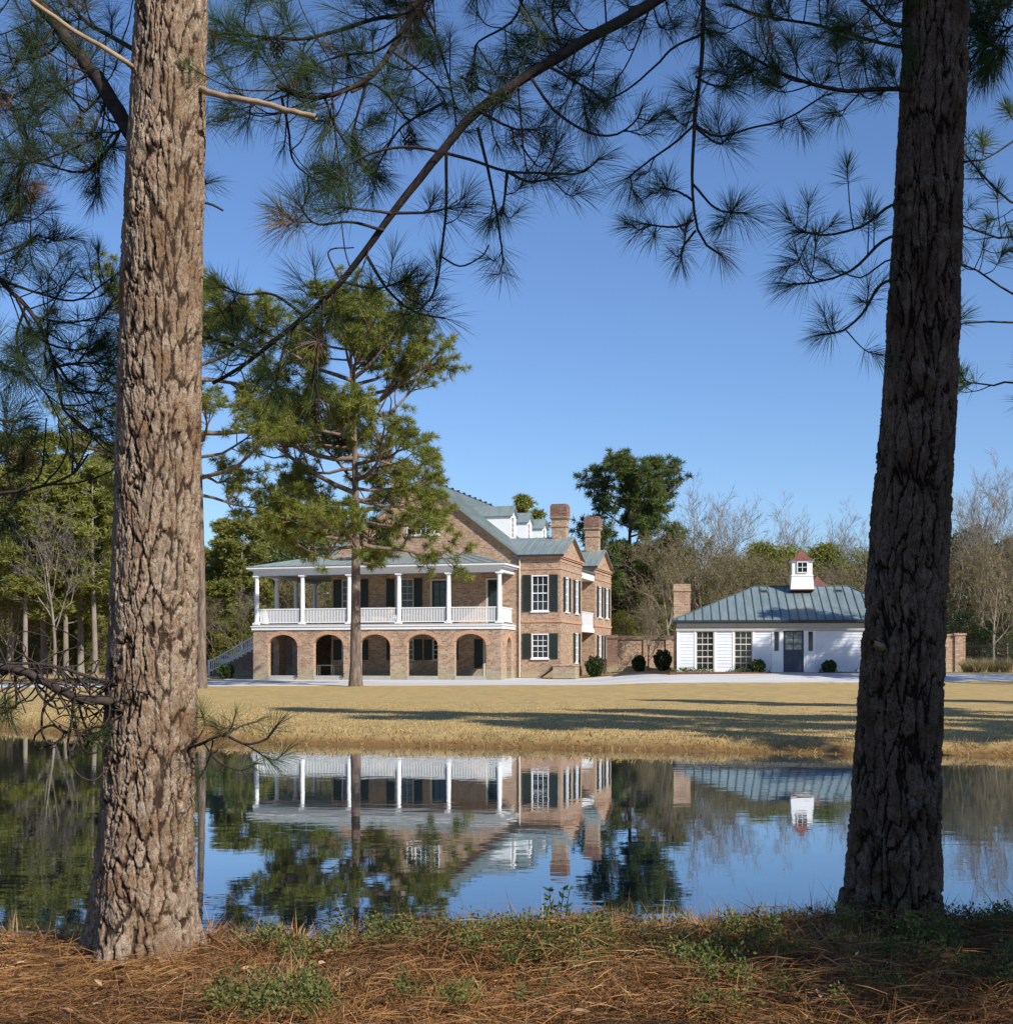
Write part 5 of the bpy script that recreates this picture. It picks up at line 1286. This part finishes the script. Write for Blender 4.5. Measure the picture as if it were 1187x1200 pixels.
for q in ([(110, 85, .2), (70, 105, .1), (40, 125, 0), (0, 128, -.1), (-30, 120, -.1)], [(125, 105, .2), (100, 130, .3), (88, 118, .4), (60, 95, .3), (20, 110, .3)],
          [(128, 112, .2), (110, 150, .1), (90, 170, 0), (40, 190, -.1), (0, 190, -.1)], [(145, 140, .15), (135, 165, .2), (100, 200, .2), (60, 195, .2), (20, 185, .25), (-10, 190, .2)],
          [(150, 150, .1), (130, 160, .3), (115, 190, .35), (98, 203, .3)], [(75, 40, .3), (60, 60, .4), (30, 70, .4), (-10, 60, .4)]):
    s_ = L.path(PP(q, DL), .008, .004, 18, 5); L.twigs(s_, 9, .2, 1, (.08, .25), .18, .0036, (0, 0, .25), .5); L.end(s_, .19)
s_ = L.path(PP([(160, 60, .3), (135, 45, .35), (100, 25, .4), (75, -10, .45)], DL), .014, .008, 14, 6); L.twigs(s_, 10, .1, 1, (.1, .3), .2, .004, (0, 0, .2), .5)
L.build(pineL, baseL, 95)
L = Limb(); L.path(PP([(158, 82, .05), (150, 74, -.2), (120, 55, -.22), (90, 38, -.25), (60, 17, -.3), (30, -6, -.33), (0, -40, -.35)], DL), .013, .009, 22, 8)
L.build(pineL, baseL, bm='dead_wood', name='dead_branch')
L = Limb(); s_ = L.path(PP([(225, 100, 0), (245, 108, -.1), (275, 115, -.15), (310, 122, -.2), (345, 131, -.24), (371, 137, -.27)], DL), .016, .0125, 20, 8)
L.build(pineL, baseL, bm='dead_wood', name='dead_branch')
L = Limb()
for q in ([(215, 240, 0), (242, 238, .05), (262, 247, .08)],): L.path(PP(q, DL), .008, .005, 8, 6)
for q in ([(200, 190, .2), (235, 215, .35), (250, 212, .4)], [(200, 165, .2), (232, 150, .45), (252, 140, .5)], [(205, 80, .2), (240, 75, .4), (262, 62, .45)]):
    s_ = L.path(PP(q, DL), .006, .004, 9, 5); L.end(s_, .17); L.twigs(s_, 2, .6, 1, (.05, .12), .16, .003)
L.build(pineL, baseL, 95)
L = Limb()     # dead lower limb with curled twigs
p = L.path(PP([(168, 832, -.02), (124, 821, -.2), (95, 819, -.25), (60, 803, -.3), (25, 786, -.36), (-20, 778, -.4), (-90, 770, -.5)], DL), .024, .013, 26, 8)
p2 = L.path(PP([(168, 812, -.02), (110, 795, -.22), (60, 780, -.3), (0, 776, -.36), (-60, 765, -.4)], DL), .010, .006, 20, 6)
for q in ([(88, 818), (84, 850), (80, 880), (92, 908), (110, 915), (122, 905)], [(70, 808), (52, 830), (50, 860), (60, 872), (75, 862), (70, 850)], [(80, 860), (60, 850), (42, 862), (44, 878), (62, 872)], [(40, 795), (48, 815), (66, 830), (90, 826), (112, 832)],
          [(18, 786), (20, 825), (14, 830), (-5, 828)], [(92, 820), (100, 850), (118, 870), (124, 890)], [(86, 845), (100, 880), (118, 880), (128, 868)], [(30, 786), (55, 800), (85, 795), (110, 806)], [(20, 782), (60, 818), (70, 838)], [(90, 790), (105, 812), (120, 840)], [(84, 880), (96, 860), (112, 852), (126, 850)]):
    dz = rng.uniform(-.35, -.15); L.path(PP([(a, b_, dz + .03 * k) for k, (a, b_) in enumerate(q)], DL), .0075, .004, 18, 5)
for p_ in (p, p2):
    for _ in range(34):
        i = rng.integers(3, len(p_) - 3); d = norm(rng.normal(size=3) * [1, .8, .7] + [-.2, 0, -.45]); l = rng.uniform(.10, .34)
        q3 = p_[i] + d * l * .5 + rng.normal(size=3) * .02; L.path([p_[i], q3, q3 + norm(d + rng.normal(size=3) * .9 + [0, 0, .3]) * l * .45, q3 + norm(d + rng.normal(size=3) * .9 + [0, 0, .6]) * l * .7], .0045, .0025, 12, 4)
for q in ([(84, 850, -.2), (105, 868, -.25), (118, 862, -.28)], [(12, 800, -.35), (6, 820, -.35), (10, 840, -.35)]):
    s_ = L.path(PP(q, DL), .004, .003, 9, 4); L.end(s_, .13); L.twigs(s_, 4, .2, 1, (.05, .14), .12, .003)
L.build(pineL, baseL, 70, name='dead_branch')
L = Limb()     # low green spray right of the trunk
p = L.path(PP([(205, 880, 0), (235, 872, -.1), (262, 862, -.15), (288, 872, -.2), (312, 866, -.22), (325, 850, -.25)], DL), .009, .005, 16, 6); L.end(p, .17)
for q in ([(255, 864, -.14), (270, 855, -.2), (276, 838, -.22)], [(240, 872, -.1), (255, 892, -.2), (282, 903, -.25), (300, 895, -.25)], [(230, 870, -.1), (240, 850, 0), (236, 832, 0)], [(250, 868, -.1), (245, 890, 0), (238, 905, .05)], [(285, 871, -.2), (300, 880, -.1), (312, 888, -.1)], [(262, 862, -.15), (285, 850, -.05), (300, 846, 0)]):
    s_ = L.path(PP(q, DL), .005, .0035, 10, 5); L.end(s_, .155); L.twigs(s_, 1, .4, 1, (.04, .12), .15, .003)
L.build(pineL, baseL, 85)
upper_crown(pineL, baseL, (pts[-2][1] - .1, DL), 8.0, 15.0, 16, 2.2)

# --- right pine
DR = 7.0
lp = ((1115, 1040, 116), (1080, 1042, 107), (1000, 1047, 101), (900, 1051, 96), (780, 1057, 91), (650, 1064, 87), (480, 1075.5, 82), (400, 1080.5, 79), (300, 1085, 76), (200, 1089, 73), (0, 1096.5, 71))
pts = [(CAMZ - (y - HY) / F * DR, (x - CX) / F * DR, DR, w_ / 2 / F * DR) for y, x, w_ in lp]
pts += [(7.5, pts[-1][1] + .12, DR, .13), (11, pts[-1][1] + .25, DR, .10), (15, pts[-1][1] + .3, DR, .05), (16.5, pts[-1][1] + .3, DR, .012)]
baseR = np.array([pts[1][1], DR, gz(pts[1][1], DR) - .04])
pineR = empty('pine_tree', baseR, 0, label='thick dark grey pine trunk in shade on the near bank at right', cat='pine tree')
zf = np.arange(min(pts[0][0], baseR[2]) - .12, 5.5, .0068)
V, Q, pl, ce = bark_trunk(pts, zf, 23, (.050, .18), .018, 16.4)
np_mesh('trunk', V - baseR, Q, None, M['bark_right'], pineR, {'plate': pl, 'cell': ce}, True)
L = Limb(); q = P(1019, 758, DR - .2); L.path([P(1045, 765, DR), q + [.02, -.02, .01], q + [-.01, -.06, .02]], .024, .018, 8, 8); L.build(pineR, baseR, bm='dead_wood', name='branch_stub')
# long drooping diagonal limb
L = Limb()
p = L.path(PP([(1099, -300, 0), (1010, -215, -.2), (900, -95, -.35), (765, 2, -.5), (690, 45, -.55), (625, 85, -.6), (560, 130, -.62), (517, 178, -.65), (460, 250, -.6), (400, 330, -.45), (340, 385, -.3), (280, 432, -.15), (250, 449, -.08)], DR), .042, .009, 60, 10)
L.twigs(p, 34, .22, .62, (.15, .5), .2, .0045, (-.1, 0, -.05), .55)
L.twigs(p, 22, .78, 1.0, (.12, .4), .2, .004, (0, 0, .05), .6)
side = ([(517, 178), (560, 190), (594, 201), (640, 203), (680, 203), (702, 186)], [(594, 201), (592, 225), (588, 252)], [(594, 201), (620, 213), (652, 208)], [(517, 178), (480, 172), (440, 178), (405, 196), (392, 215)],
        [(460, 250), (500, 249), (525, 244)], [(460, 250), (430, 246), (400, 243)], [(620, 88), (650, 130), (690, 155), (720, 158), (745, 142), (752, 125)], [(640, 76), (690, 105), (705, 117)],
        [(430, 300), (455, 340), (485, 365), (522, 373)], [(523, 172), (523, 240), (518, 290), (510, 340), (492, 364)], [(560, 150), (572, 200), (582, 250), (590, 308)], [(380, 350), (375, 400), (368, 430), (372, 470)],
        [(340, 385), (330, 420), (322, 455)], [(360, 372), (320, 345), (285, 345), (262, 335)], [(300, 415), (260, 400), (240, 395)], [(560, 130), (600, 150), (625, 152)], [(660, 65), (648, 20), (650, -10)], [(400, 330), (440, 338), (470, 330)], [(450, 270), (410, 260), (370, 262), (350, 240)])
for q in side:
    near_ = p[np.argmin(np.hypot(CX + F * p[:, 0] / p[:, 1] - q[0][0], HY - F * (p[:, 2] - CAMZ) / p[:, 1] - q[0][1]))]; o0 = near_[1] - DR; dz = rng.uniform(-.2, .2)
    s_ = L.path(PP([(a, b_, o0 + dz * k / (len(q) - 1)) for k, (a, b_) in enumerate(q)], DR), .0085, .0042, 18, 5)
    L.end(s_, .2); L.twigs(s_, 3, .45, 1, (.06, .2), .19, .0035, (0, 0, .12), .4)
for q in ([(516, 300), (540, 312), (565, 300), (573, 287)], [(400, 330), (385, 295), (415, 290)], [(610, 170), (630, 195), (640, 190)]):
    L.path(PP([(a, b_, -.65) for a, b_ in q], DR), .005, .0035, 12, 5)
L.cones.append(P(372, 470, DR - .4))
L.build(pineR, baseR, 100)
# upper middle limb
L = Limb()
p = L.path(PP([(1100, -430, 0), (900, -330, -.15), (700, -200, -.2), (560, -90, -.25), (500, -5, -.3), (470, 40, -.3), (440, 85, -.35), (400, 108, -.4), (360, 115, -.4), (325, 100, -.4)], DR), .045, .010, 44, 10)
L.twigs(p, 50, .55, 1.0, (.15, .55), .2, .0045, (-.2, 0, -.08), .75)
L.build(pineR, baseR, 100); L = Limb()
p2 = L.path(PP([(510, -20, -.3), (480, 15, -.1), (440, 22, 0), (360, 45, 0), (300, 42, 0), (250, 38, .05)], DR), .013, .006, 26, 6); L.twigs(p2, 30, .15, 1, (.1, .36), .2, .004, (0, 0, -.05), .6); L.end(p2)
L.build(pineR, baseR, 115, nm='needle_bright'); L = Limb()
for q in ([(615, -8), (600, 25), (560, 50), (556, 72)], [(495, 10), (510, 40), (520, 70), (530, 110), (535, 150)], [(412, 108), (440, 100), (478, 140)], [(330, 112), (338, 150), (345, 190), (375, 215)], [(470, 40), (440, 60), (400, 65), (360, 80)], [(430, 95), (415, 150), (412, 165)], [(520, 120), (470, 150), (440, 200)], [(600, -20), (620, 20), (648, 55)], [(380, 112), (400, 160), (430, 190)], [(540, 90), (575, 110), (600, 108)], [(460, 60), (500, 90), (520, 110)]):
    s_ = L.path(PP([(a, b_, -.4 + .1 * k) for k, (a, b_) in enumerate(q)], DR), .0075, .004, 16, 5); L.end(s_); L.twigs(s_, 5, .3, 1, (.08, .25), .19, .0035, (0, 0, .1), .5)
for c in ((325, 42), (480, 150), (553, 82)): L.cones.append(P(c[0], c[1], DR - .35))
L.build(pineR, baseR, 100)
# hanging limb
L = Limb()
p = L.path(PP([(1098, -340, 0), (980, -270, -.2), (880, -170, -.3), (828, -60, -.35), (824, 0, -.4), (822, 70, -.4), (814, 140, -.42), (811, 210, -.44), (815, 262, -.45), (830, 290, -.46), (845, 299, -.47)], DR), .022, .0055, 40, 7); L.end(p)
for q in ([(814, 145), (840, 160), (880, 150), (920, 140), (965, 112)], [(815, 90), (835, 100), (852, 102)], [(811, 215), (840, 245), (874, 250)], [(812, 258), (790, 266), (752, 262)], [(814, 145), (792, 166), (765, 185), (736, 208)], [(822, 40), (790, 55), (770, 75), (735, 105), (700, 122)], [(815, 150), (840, 168), (852, 163)], [(812, 235), (795, 225), (775, 220)], [(815, 270), (800, 290), (798, 305)]):
    s_ = L.path(PP([(a, b_, -.42 + .06 * k) for k, (a, b_) in enumerate(q)], DR), .0065, .0045, 16, 5); L.end(s_, .21); L.twigs(s_, 2, .6, 1, (.05, .16), .2, .0035, (0, 0, .1), .3)
L.twigs(p, 6, .35, 1, (.06, .18), .2, .0035)
L.build(pineR, baseR, 125)
# limbs reaching left from the trunk
L = Limb()
p = L.path(PP([(1090, 110, 0), (1052, 104, -.15), (990, 106, -.2), (940, 95, -.25), (900, 78, -.3), (870, 60, -.3)], DR), .015, .006, 22, 7); L.end(p); L.twigs(p, 20, .2, 1, (.08, .3), .19, .004, (-.1, 0, .3), .6)
p = L.path(PP([(1095, 15, 0), (1050, 30, -.1), (1020, 8, -.2), (1000, -10, -.2)], DR), .012, .008, 14, 6); L.twigs(p, 10, .3, 1, (.1, .35), .19, .004, (-.4, 0, .1), .5)
p = L.path(PP([(1090, 60, .1), (1030, 50, .2), (960, 30, .3), (900, 20, .3), (850, 5, .35)], DR), .010, .006, 18, 6); L.twigs(p, 18, .2, 1, (.1, .3), .2, .004, (-.1, 0, 0), .5)
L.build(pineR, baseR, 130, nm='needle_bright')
L = Limb()
for q in ([(1085, 232, 0), (1045, 240, -.1), (1010, 265, -.2), (970, 275, -.25), (942, 272, -.3)], [(1085, 272, 0), (1038, 280, -.15), (1000, 315, -.25), (960, 330, -.3), (928, 333, -.3)], [(1080, 322, 0), (1034, 332, -.1), (1010, 368, -.2), (985, 388, -.25), (962, 392, -.3)]):
    p = L.path(PP(q, DR), .010, .005, 18, 6); L.end(p, .19); L.twigs(p, 6, .35, 1, (.08, .26), .18, .0036, (-.05, 0, .35), .35)
p = L.path(PP([(1085, 300, 0), (1040, 305, .1), (1010, 325, .1), (985, 318, .1)], DR), .006, .004, 10, 5); L.end(p, .18)
L.build(pineR, baseR, 120)
upper_crown(pineR, baseR, (pts[-2][1] - .1, DR), 8.2, 16.0, 18, 2.4)

# --- neighbour out of frame at left: only its limbs reach the picture
DN = 7.4; xn = (-170 - CX) / F * DN
baseN = np.array([xn, DN, gz(xn, DN) - .05])
pineN = empty('pine_tree', baseN, 0, label='pine beyond the left edge whose dark needle branches hang into the picture', cat='pine tree')
zt = np.linspace(0, 1, 30); V, Q = tubes(np.stack([baseN[0] + .2 * zt, baseN[1] + .1 * np.sin(zt * 4), baseN[2] - .1 + 14 * zt], 1)[None], (.2 * (1 - .85 * zt))[None], 24)
np_mesh('trunk', V - baseN, Q, None, M['bark_far'], pineN, None, True)
L = Limb()
p = L.path(PP([(-165, 150), (-60, 260, -.2), (0, 328, -.3), (40, 370, -.35), (62, 420, -.4), (75, 480, -.42), (105, 505, -.45), (118, 500, -.45)], DN), .022, .006, 30, 7); L.end(p); L.twigs(p, 38, .3, 1, (.12, .42), .19, .0042, (.2, 0, .12), .6)
for q in ([(0, 328), (50, 345), (90, 352), (125, 330), (142, 318)], [(20, 350), (45, 395), (90, 410), (125, 395)], [(30, 360), (20, 400), (40, 440), (60, 470)], [(62, 420), (90, 455), (120, 460)], [(-20, 305), (20, 290), (45, 275)], [(-40, 280), (0, 265), (20, 250)], [(40, 372), (80, 378), (115, 372)], [(-30, 400), (10, 430), (35, 445)], [(-30, 480), (10, 495), (30, 490)], [(64, 430), (100, 425), (130, 428)]):
    s_ = L.path(PP([(a, b_, -.35 + .07 * k) for k, (a, b_) in enumerate(q)], DN), .008, .004, 16, 5); L.end(s_); L.twigs(s_, 7, .2, 1, (.08, .26), .19, .0036, (0, 0, .15), .5)
L.build(pineN, baseN, 110)
L = Limb()
p = L.path(PP([(-165, 590), (-60, 582, -.2), (0, 578, -.3), (45, 571, -.32), (85, 556, -.34), (104, 532, -.35)], DN), .018, .005, 24, 7)
for q in ([(50, 570), (72, 545), (80, 520), (70, 505)], [(85, 556), (95, 540), (104, 520), (108, 515)], [(20, 576), (45, 560), (52, 530), (55, 490)], [(60, 568), (95, 565), (125, 555), (140, 545)], [(85, 555), (86, 520), (83, 503)], [(92, 548), (87, 535)]):
    L.path(PP([(a, b_, -.33) for a, b_ in q], DN), .006, .0035, 14, 5)
for q in ([(-20, 580), (0, 600), (12, 615)], [(-60, 560), (-10, 545), (15, 520)], [(-40, 570), (0, 560), (20, 545)]):
    s_ = L.path(PP(q, DN), .005, .0035, 10, 5); L.end(s_); L.twigs(s_, 4, .3, 1, (.06, .2), .18, .0035)
L.build(pineN, baseN, 120, name='dead_branch')
L = Limb()
p = L.path(PP([(-165, 20), (-80, 60, -.2), (-20, 90, -.25), (30, 150, -.3), (20, 210, -.3)], DN), .02, .006, 24, 7); L.end(p); L.twigs(p, 26, .4, 1, (.12, .4), .19, .004, (.1, 0, 0), .6)
L.build(pineN, baseN, 120)
upper_crown(pineN, baseN, (xn, DN), 6.5, 13.5, 12, 1.9)

# --- neighbour out of frame at right, farther back: tufts with sunlight put into their colour
DQ = 11.0; xq, yq = 4.5, 7.6
baseQ = np.array([xq, yq, gz(xq, yq) - .05])
pineQ = empty('pine_tree', baseQ, 0, label='pine beyond the right edge with sun-coloured tufts showing right of the dark trunk', cat='pine tree')
V, Q = tubes(np.stack([baseQ[0] + .2 * zt, baseQ[1] + .1 * np.sin(zt * 4), baseQ[2] - .1 + 14 * zt], 1)[None], (.2 * (1 - .85 * zt))[None], 24)
np_mesh('trunk', V - baseQ, Q, None, M['bark_far'], pineQ, None, True)
L = Limb()
for q, nt_ in (([(1345, 80), (1250, 120), (1187, 165), (1150, 188), (1122, 190)], 12), ([(1345, 400), (1260, 375), (1187, 345), (1150, 320), (1115, 305)], 14), ([(1345, 390), (1250, 378), (1187, 378), (1140, 377), (1108, 385)], 8), ([(1345, 230), (1250, 260), (1187, 280), (1150, 272), (1120, 262)], 16), ([(1345, 480), (1250, 465), (1187, 448), (1160, 452), (1135, 448)], 7), ([(1345, 150), (1250, 190), (1200, 240), (1160, 215), (1130, 180)], 9)):
    p = L.path(PP([(1520 if k == 0 else a, b_, -3.3 if k == 0 else rng.uniform(-.4, .4)) for k, (a, b_) in enumerate(q)], DQ), .02, .007, 22, 6); L.end(p, .24); L.twigs(p, nt_, .35, 1, (.12, .4), .22, .005, (0, 0, .25), .5)
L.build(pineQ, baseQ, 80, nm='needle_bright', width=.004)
L = Limb()
p = L.path(PP([(1540, -40, -3.4), (1250, 0, -2), (1187, 30, -2), (1150, 55, -2), (1135, 80, -2)], DQ), .022, .007, 22, 6); L.end(p, .24); L.twigs(p, 34, .3, 1, (.15, .45), .23, .005, (0, 0, 0), .6)
p = L.path(PP([(1540, -80, -3.4), (1250, -40, -2), (1187, 0, -2), (1140, 20, -2)], DQ), .022, .007, 22, 6); L.end(p, .24); L.twigs(p, 26, .3, 1, (.15, .45), .23, .005, (0, 0, -.1), .6)
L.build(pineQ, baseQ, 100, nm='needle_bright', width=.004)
upper_crown(pineQ, baseQ, (xq, yq), 7.5, 13.5, 10, 1.9)

# ------------------------------------------------------------------ the near bank: straw, ground cover, grasses, leaves
def scatter(n, x0, x1, y0, y1):
    x, y = rng.uniform(x0, x1, n), rng.uniform(y0, y1, n); s = pond_sd(x, y); k = s > .15
    x, y = x[k], y[k]; return x, y, ground_z(x, y)
x, y, z = scatter(120000, -4.6, 4.8, 4.2, 9.2); n = len(x)
heap = fbm(x * 2.1, y * 2.1, 4, 40)
pp = np.stack([x, y, z + rng.random(n) ** 1.5 * .10 * (.3 + 1.6 * np.clip(heap - .25, 0, 1)) * (1 + .8 * (x > -.5)) + .004], 1)
d = rng.normal(size=(n, 3)) * [1, 1, .20]; d = norm(d)
V, Q, T = ribbons(pp, d, rng.uniform(.10, .24, n), .0036, .15)
tone = np.clip(.25 + .9 * (fbm(x * 1.5, y * 1.5, 3, 50) - .2) * .8 + rng.normal(size=n) * .2, 0, 1)
tag(np_mesh('pine_straw', V, Q, T, M['straw'], None, {'rnd': np.repeat(tone, 5)}), 'brown fallen pine needles covering the near bank', 'pine straw', kind='stuff')
# upright dry grass on the crest
x, y, z = scatter(90000, -4.4, 4.6, 5.6, 8.5)
k = (fbm(x * 2.6, y * 2.6, 3, 60) + .25 * np.exp(-((y - 7.6) / .5) ** 2) > .56) & ((x > -1.3) | (y > 6.9)); x, y, z = x[k], y[k], z[k]; n = len(x)
h = rng.uniform(.06, .20, n) * np.where(rng.random(n) < .08, 1.6, 1) * (.8 + .8 * sstep(6.4, 7.2, y)); d = norm(rng.normal(size=(n, 3)) * [.5, .5, .1] + [0, 0, 1])
V, Q, T = ribbons(np.stack([x, y, z], 1), d, h, .0045, .2); tag(np_mesh('dry_grass', V, Q, T, M['dry_grass'], None, {'rnd': np.repeat(rng.random(n), 5)}), 'dry orange grass blades along the crest of the near bank', 'grass', kind='stuff')
# drooping clumps of dead grass
tx, ty, tz = scatter(3600, -4.4, 4.6, 4.9, 8.2); k = ((tx > -1.2) | (ty > 6.7)) & (fbm(tx * 1.6, ty * 1.6, 3, 90) > .40); tx, ty, tz = tx[k], ty[k], tz[k]
j = np.repeat(np.arange(len(tx)), 34); n = len(j); d = norm(rng.normal(size=(n, 3)) * [.75, .75, .15] + [0, -.15, .8])
V, Q, T = ribbons(np.stack([tx, ty, tz], 1)[j] + rng.normal(size=(n, 3)) * [.03, .03, 0], d, rng.uniform(.10, .26, n) * (1 + .35 * np.exp(-((ty[j] - 7.1) / .4) ** 2)), .0042, rng.uniform(.25, .95, n) * (1 - .5 * np.exp(-((ty[j] - 7.1) / .4) ** 2)))
tone = np.clip(rng.random(len(tx))[j] * .75 + rng.random(n) * .25, 0, 1)
tag(np_mesh('dead_grass', V, Q, T, M['straw'], None, {'rnd': np.repeat(tone, 5)}), 'drooping clumps of dead brown grass on the near bank', 'grass', kind='stuff')
# leafy green ground cover
cxs, cys, czs = scatter(3600, -4.0, 4.8, 5.0, 8.3)
k = (fbm(cxs * 3.6, cys * 3.6, 4, 70) > .462) & (cxs > -1.2); cxs, cys, czs = cxs[k], cys[k], czs[k]
j = np.repeat(np.arange(len(cxs)), 60); n = len(j); d = norm(rng.normal(size=(n, 3)) * [1, 1, .6] + [0, 0, .7])
pp = np.stack([cxs[j], cys[j], czs[j] + .03], 1) + d * (rng.uniform(.01, .07, (n, 1)) * (.5 + rng.random(len(cxs))[j][:, None])); pp[:, 2] += rng.random(n) * .07 + .02
V, Q = leaves(pp, norm(d + rng.normal(size=d.shape) * .5), rng.uniform(.011, .026, n), rng.uniform(.008, .015, n))
tone = rng.random(len(cxs))[j] * .7 + rng.random(n) * .3
tag(np_mesh('ground_cover', V, Q, None, M['cover'], None, {'rnd': np.repeat(tone, 4)}), 'low green leafy ground cover on the near bank', 'ground cover', kind='stuff')
# dead leaves
x, y, z = scatter(330, -4.2, 4.4, 4.6, 8.0); n = len(x); d = norm(rng.normal(size=(n, 3)) * [1, 1, .35])
c0 = np.stack([x, y, z + rng.uniform(.03, .09, n)], 1); sd_ = norm(np.cross(d, rng.normal(size=(n, 3)) * .4 + [0, 0, 1])); ll = rng.uniform(.035, .075, n)[:, None]; up_ = np.cross(sd_, d) * ll * rng.uniform(.05, .35, (n, 1)); wv = ll * rng.uniform(.16, .30, (n, 1))
V = np.stack([c0, c0 + d * ll * .3 + sd_ * wv + up_, c0 + d * ll * .72 + sd_ * wv * .8 + up_ * 1.2, c0 + d * ll + up_ * .4, c0 + d * ll * .65 - sd_ * wv * .9 + up_, c0 + d * ll * .3 - sd_ * wv + up_ * .8, c0 + d * ll * .5], 1).reshape(-1, 3)
i7 = np.arange(n)[:, None] * 7; T = np.concatenate([i7 + np.array(q) for q in ((0, 1, 6), (1, 2, 6), (2, 3, 6), (3, 4, 6), (4, 5, 6), (5, 0, 6))])
tag(np_mesh('leaf_litter', V, None, T, M['dead_leaf'], None, {'rnd': np.repeat(rng.random(n), 7)}), 'curled brown leaves lying among the pine straw', 'fallen leaves', kind='stuff')

def sprig(name, px, py, D, h, ns, lab, cat, leaf, m, ll, lwid, sp=.35, grp=None, stem='bark_twig', nlf=14):
    x = (px - CX) / F * D; z = gz(x, D) - .01; r_ = empty(name, (x, D, z), 0, label=lab, cat=cat, group=grp)
    a = rng.random(ns) * 6.283; d = np.stack([np.cos(a) * sp, np.sin(a) * sp, np.ones(ns)], 1); d = norm(d)
    pa = grow(np.zeros((ns, 3)), d, h * rng.uniform(.6, 1.05, ns), 8, .10, .04, 1.0)
    V, Q = tubes(pa, np.full((ns, 8), .004) * np.linspace(1.1, .45, 8), 5); np_mesh('stem', V, Q, None, M[stem], r_)
    if leaf:
        i = rng.integers(2, 8, ns * nlf); s_ = np.repeat(np.arange(ns), nlf); p0 = pa[s_, i]; dd2 = norm(norm(rng.normal(size=p0.shape)) + [0, 0, .5])
        V, Q = leaves(p0, dd2, ll * rng.uniform(.6, 1.2, len(p0)), lwid); np_mesh('foliage', V, Q, None, m, r_, {'rnd': np.repeat(rng.random(len(p0)), 4)})
sprig('shrub', 655, 1060, 7.05, .32, 5, 'dark leafy shrub at the crest left of centre, darker than its neighbours', 'shrub', True, M['leaf_dark'], .045, .02, .25, nlf=26)
sprig('shrub', 690, 1065, 7.05, .30, 7, 'dark feathery weed at the crest beside the leafy shrub', 'weed', True, M['box_leaf'], .035, .012, .7, nlf=22)
sprig('shrub', 735, 1075, 7.05, .25, 4, 'thin dark weed standing on the crest before the reflected pine', 'weed', True, M['box_leaf'], .03, .012, .4, nlf=18)
sprig('seedling', 922, 1075, 7.05, .22, 2, 'small upright green seedling on the crest left of the dark trunk', 'seedling', True, M['cover'], .05, .026, .12, nlf=24)
sprig('weed', 972, 1075, 7.05, .30, 3, 'arching dark weed with broad leaves against the dark trunk', 'weed', True, M['box_leaf'], .06, .03, .6, nlf=7)
sprig('weed', 1150, 1085, 7.05, .20, 3, 'reddish dry weed at the crest near the right edge', 'weed', True, M['dead_leaf'], .05, .022, .5, nlf=9)
sprig('weed', 1178, 1085, 7.05, .20, 3, 'bent brown weed on the crest at the right edge', 'weed', True, M['dead_leaf'], .045, .02, .6, nlf=8)
for px, h, lab in ((418, .42, 'tall pale grass tuft rising before the reflected trunk'), (312, .26, 'green grass tuft on the crest right of the sunlit trunk'), (470, .22, 'short green grass tuft on the crest below the reflected gable'), (20, .24, 'dry grass tuft on the crest at the left edge'), (760, .24, 'dry pinkish grass tuft on the crest right of the weeds'), (830, .26, 'dry pinkish grass tuft on the crest between centre and the seedling'), (385, .18, 'small dry grass tuft left of the tall pale one')):
    D = 6.75 if px < 330 else 7.0; x = (px - CX) / F * D; g = empty('grass_tuft', (x, D, gz(x, D) - .01), 0, label=lab, cat='grass tuft', group='grass tufts on the crest')
    n = 26; d = norm(rng.normal(size=(n, 3)) * [.28, .28, .1] + [0, 0, 1]); V, Q, T = ribbons(rng.normal(size=(n, 3)) * [.03, .03, 0], d, h * rng.uniform(.5, 1.1, n), .0055, .2)
    np_mesh('blades', V, Q, T, M['dry_grass' if 'green' not in lab else 'cover'], g, {'rnd': np.repeat(rng.random(n), 5)})
    MB().lathe((0, 0, -.01), [(.03, 0), (.03, .015), (.01, .03)], 8).build('root_clump', M['straw'], g)

# lawn blades on the far bank
x = rng.uniform(-18, 15, 90000); y = rng.uniform(27, 50, 90000); s = pond_sd(x, y); k = (s > -.05) & (np.abs(x) < y * .40) & (rng.random(len(x)) < np.exp(-np.maximum(0, s - 2) / 7)); x, y = x[k], y[k]; s = s[k]; n = len(x); z = ground_z(x, y)
d = norm(rng.normal(size=(n, 3)) * [.6, .6, .1] + [0, 0, 1]); V, Q, T = ribbons(np.stack([x, y, np.maximum(z, -.01)], 1), d, rng.uniform(.03, .085, n) * (1 + 1.3 * (s < .9)), .016, .2)
tag(np_mesh('lawn_grass', V, Q, T, M['lawn_blade'], None, {'rnd': np.repeat(np.clip(rng.random(n) - .5 * (s < .7), 0, 1), 5)}), 'dormant tan grass on the far bank of the pond', 'grass', kind='stuff')
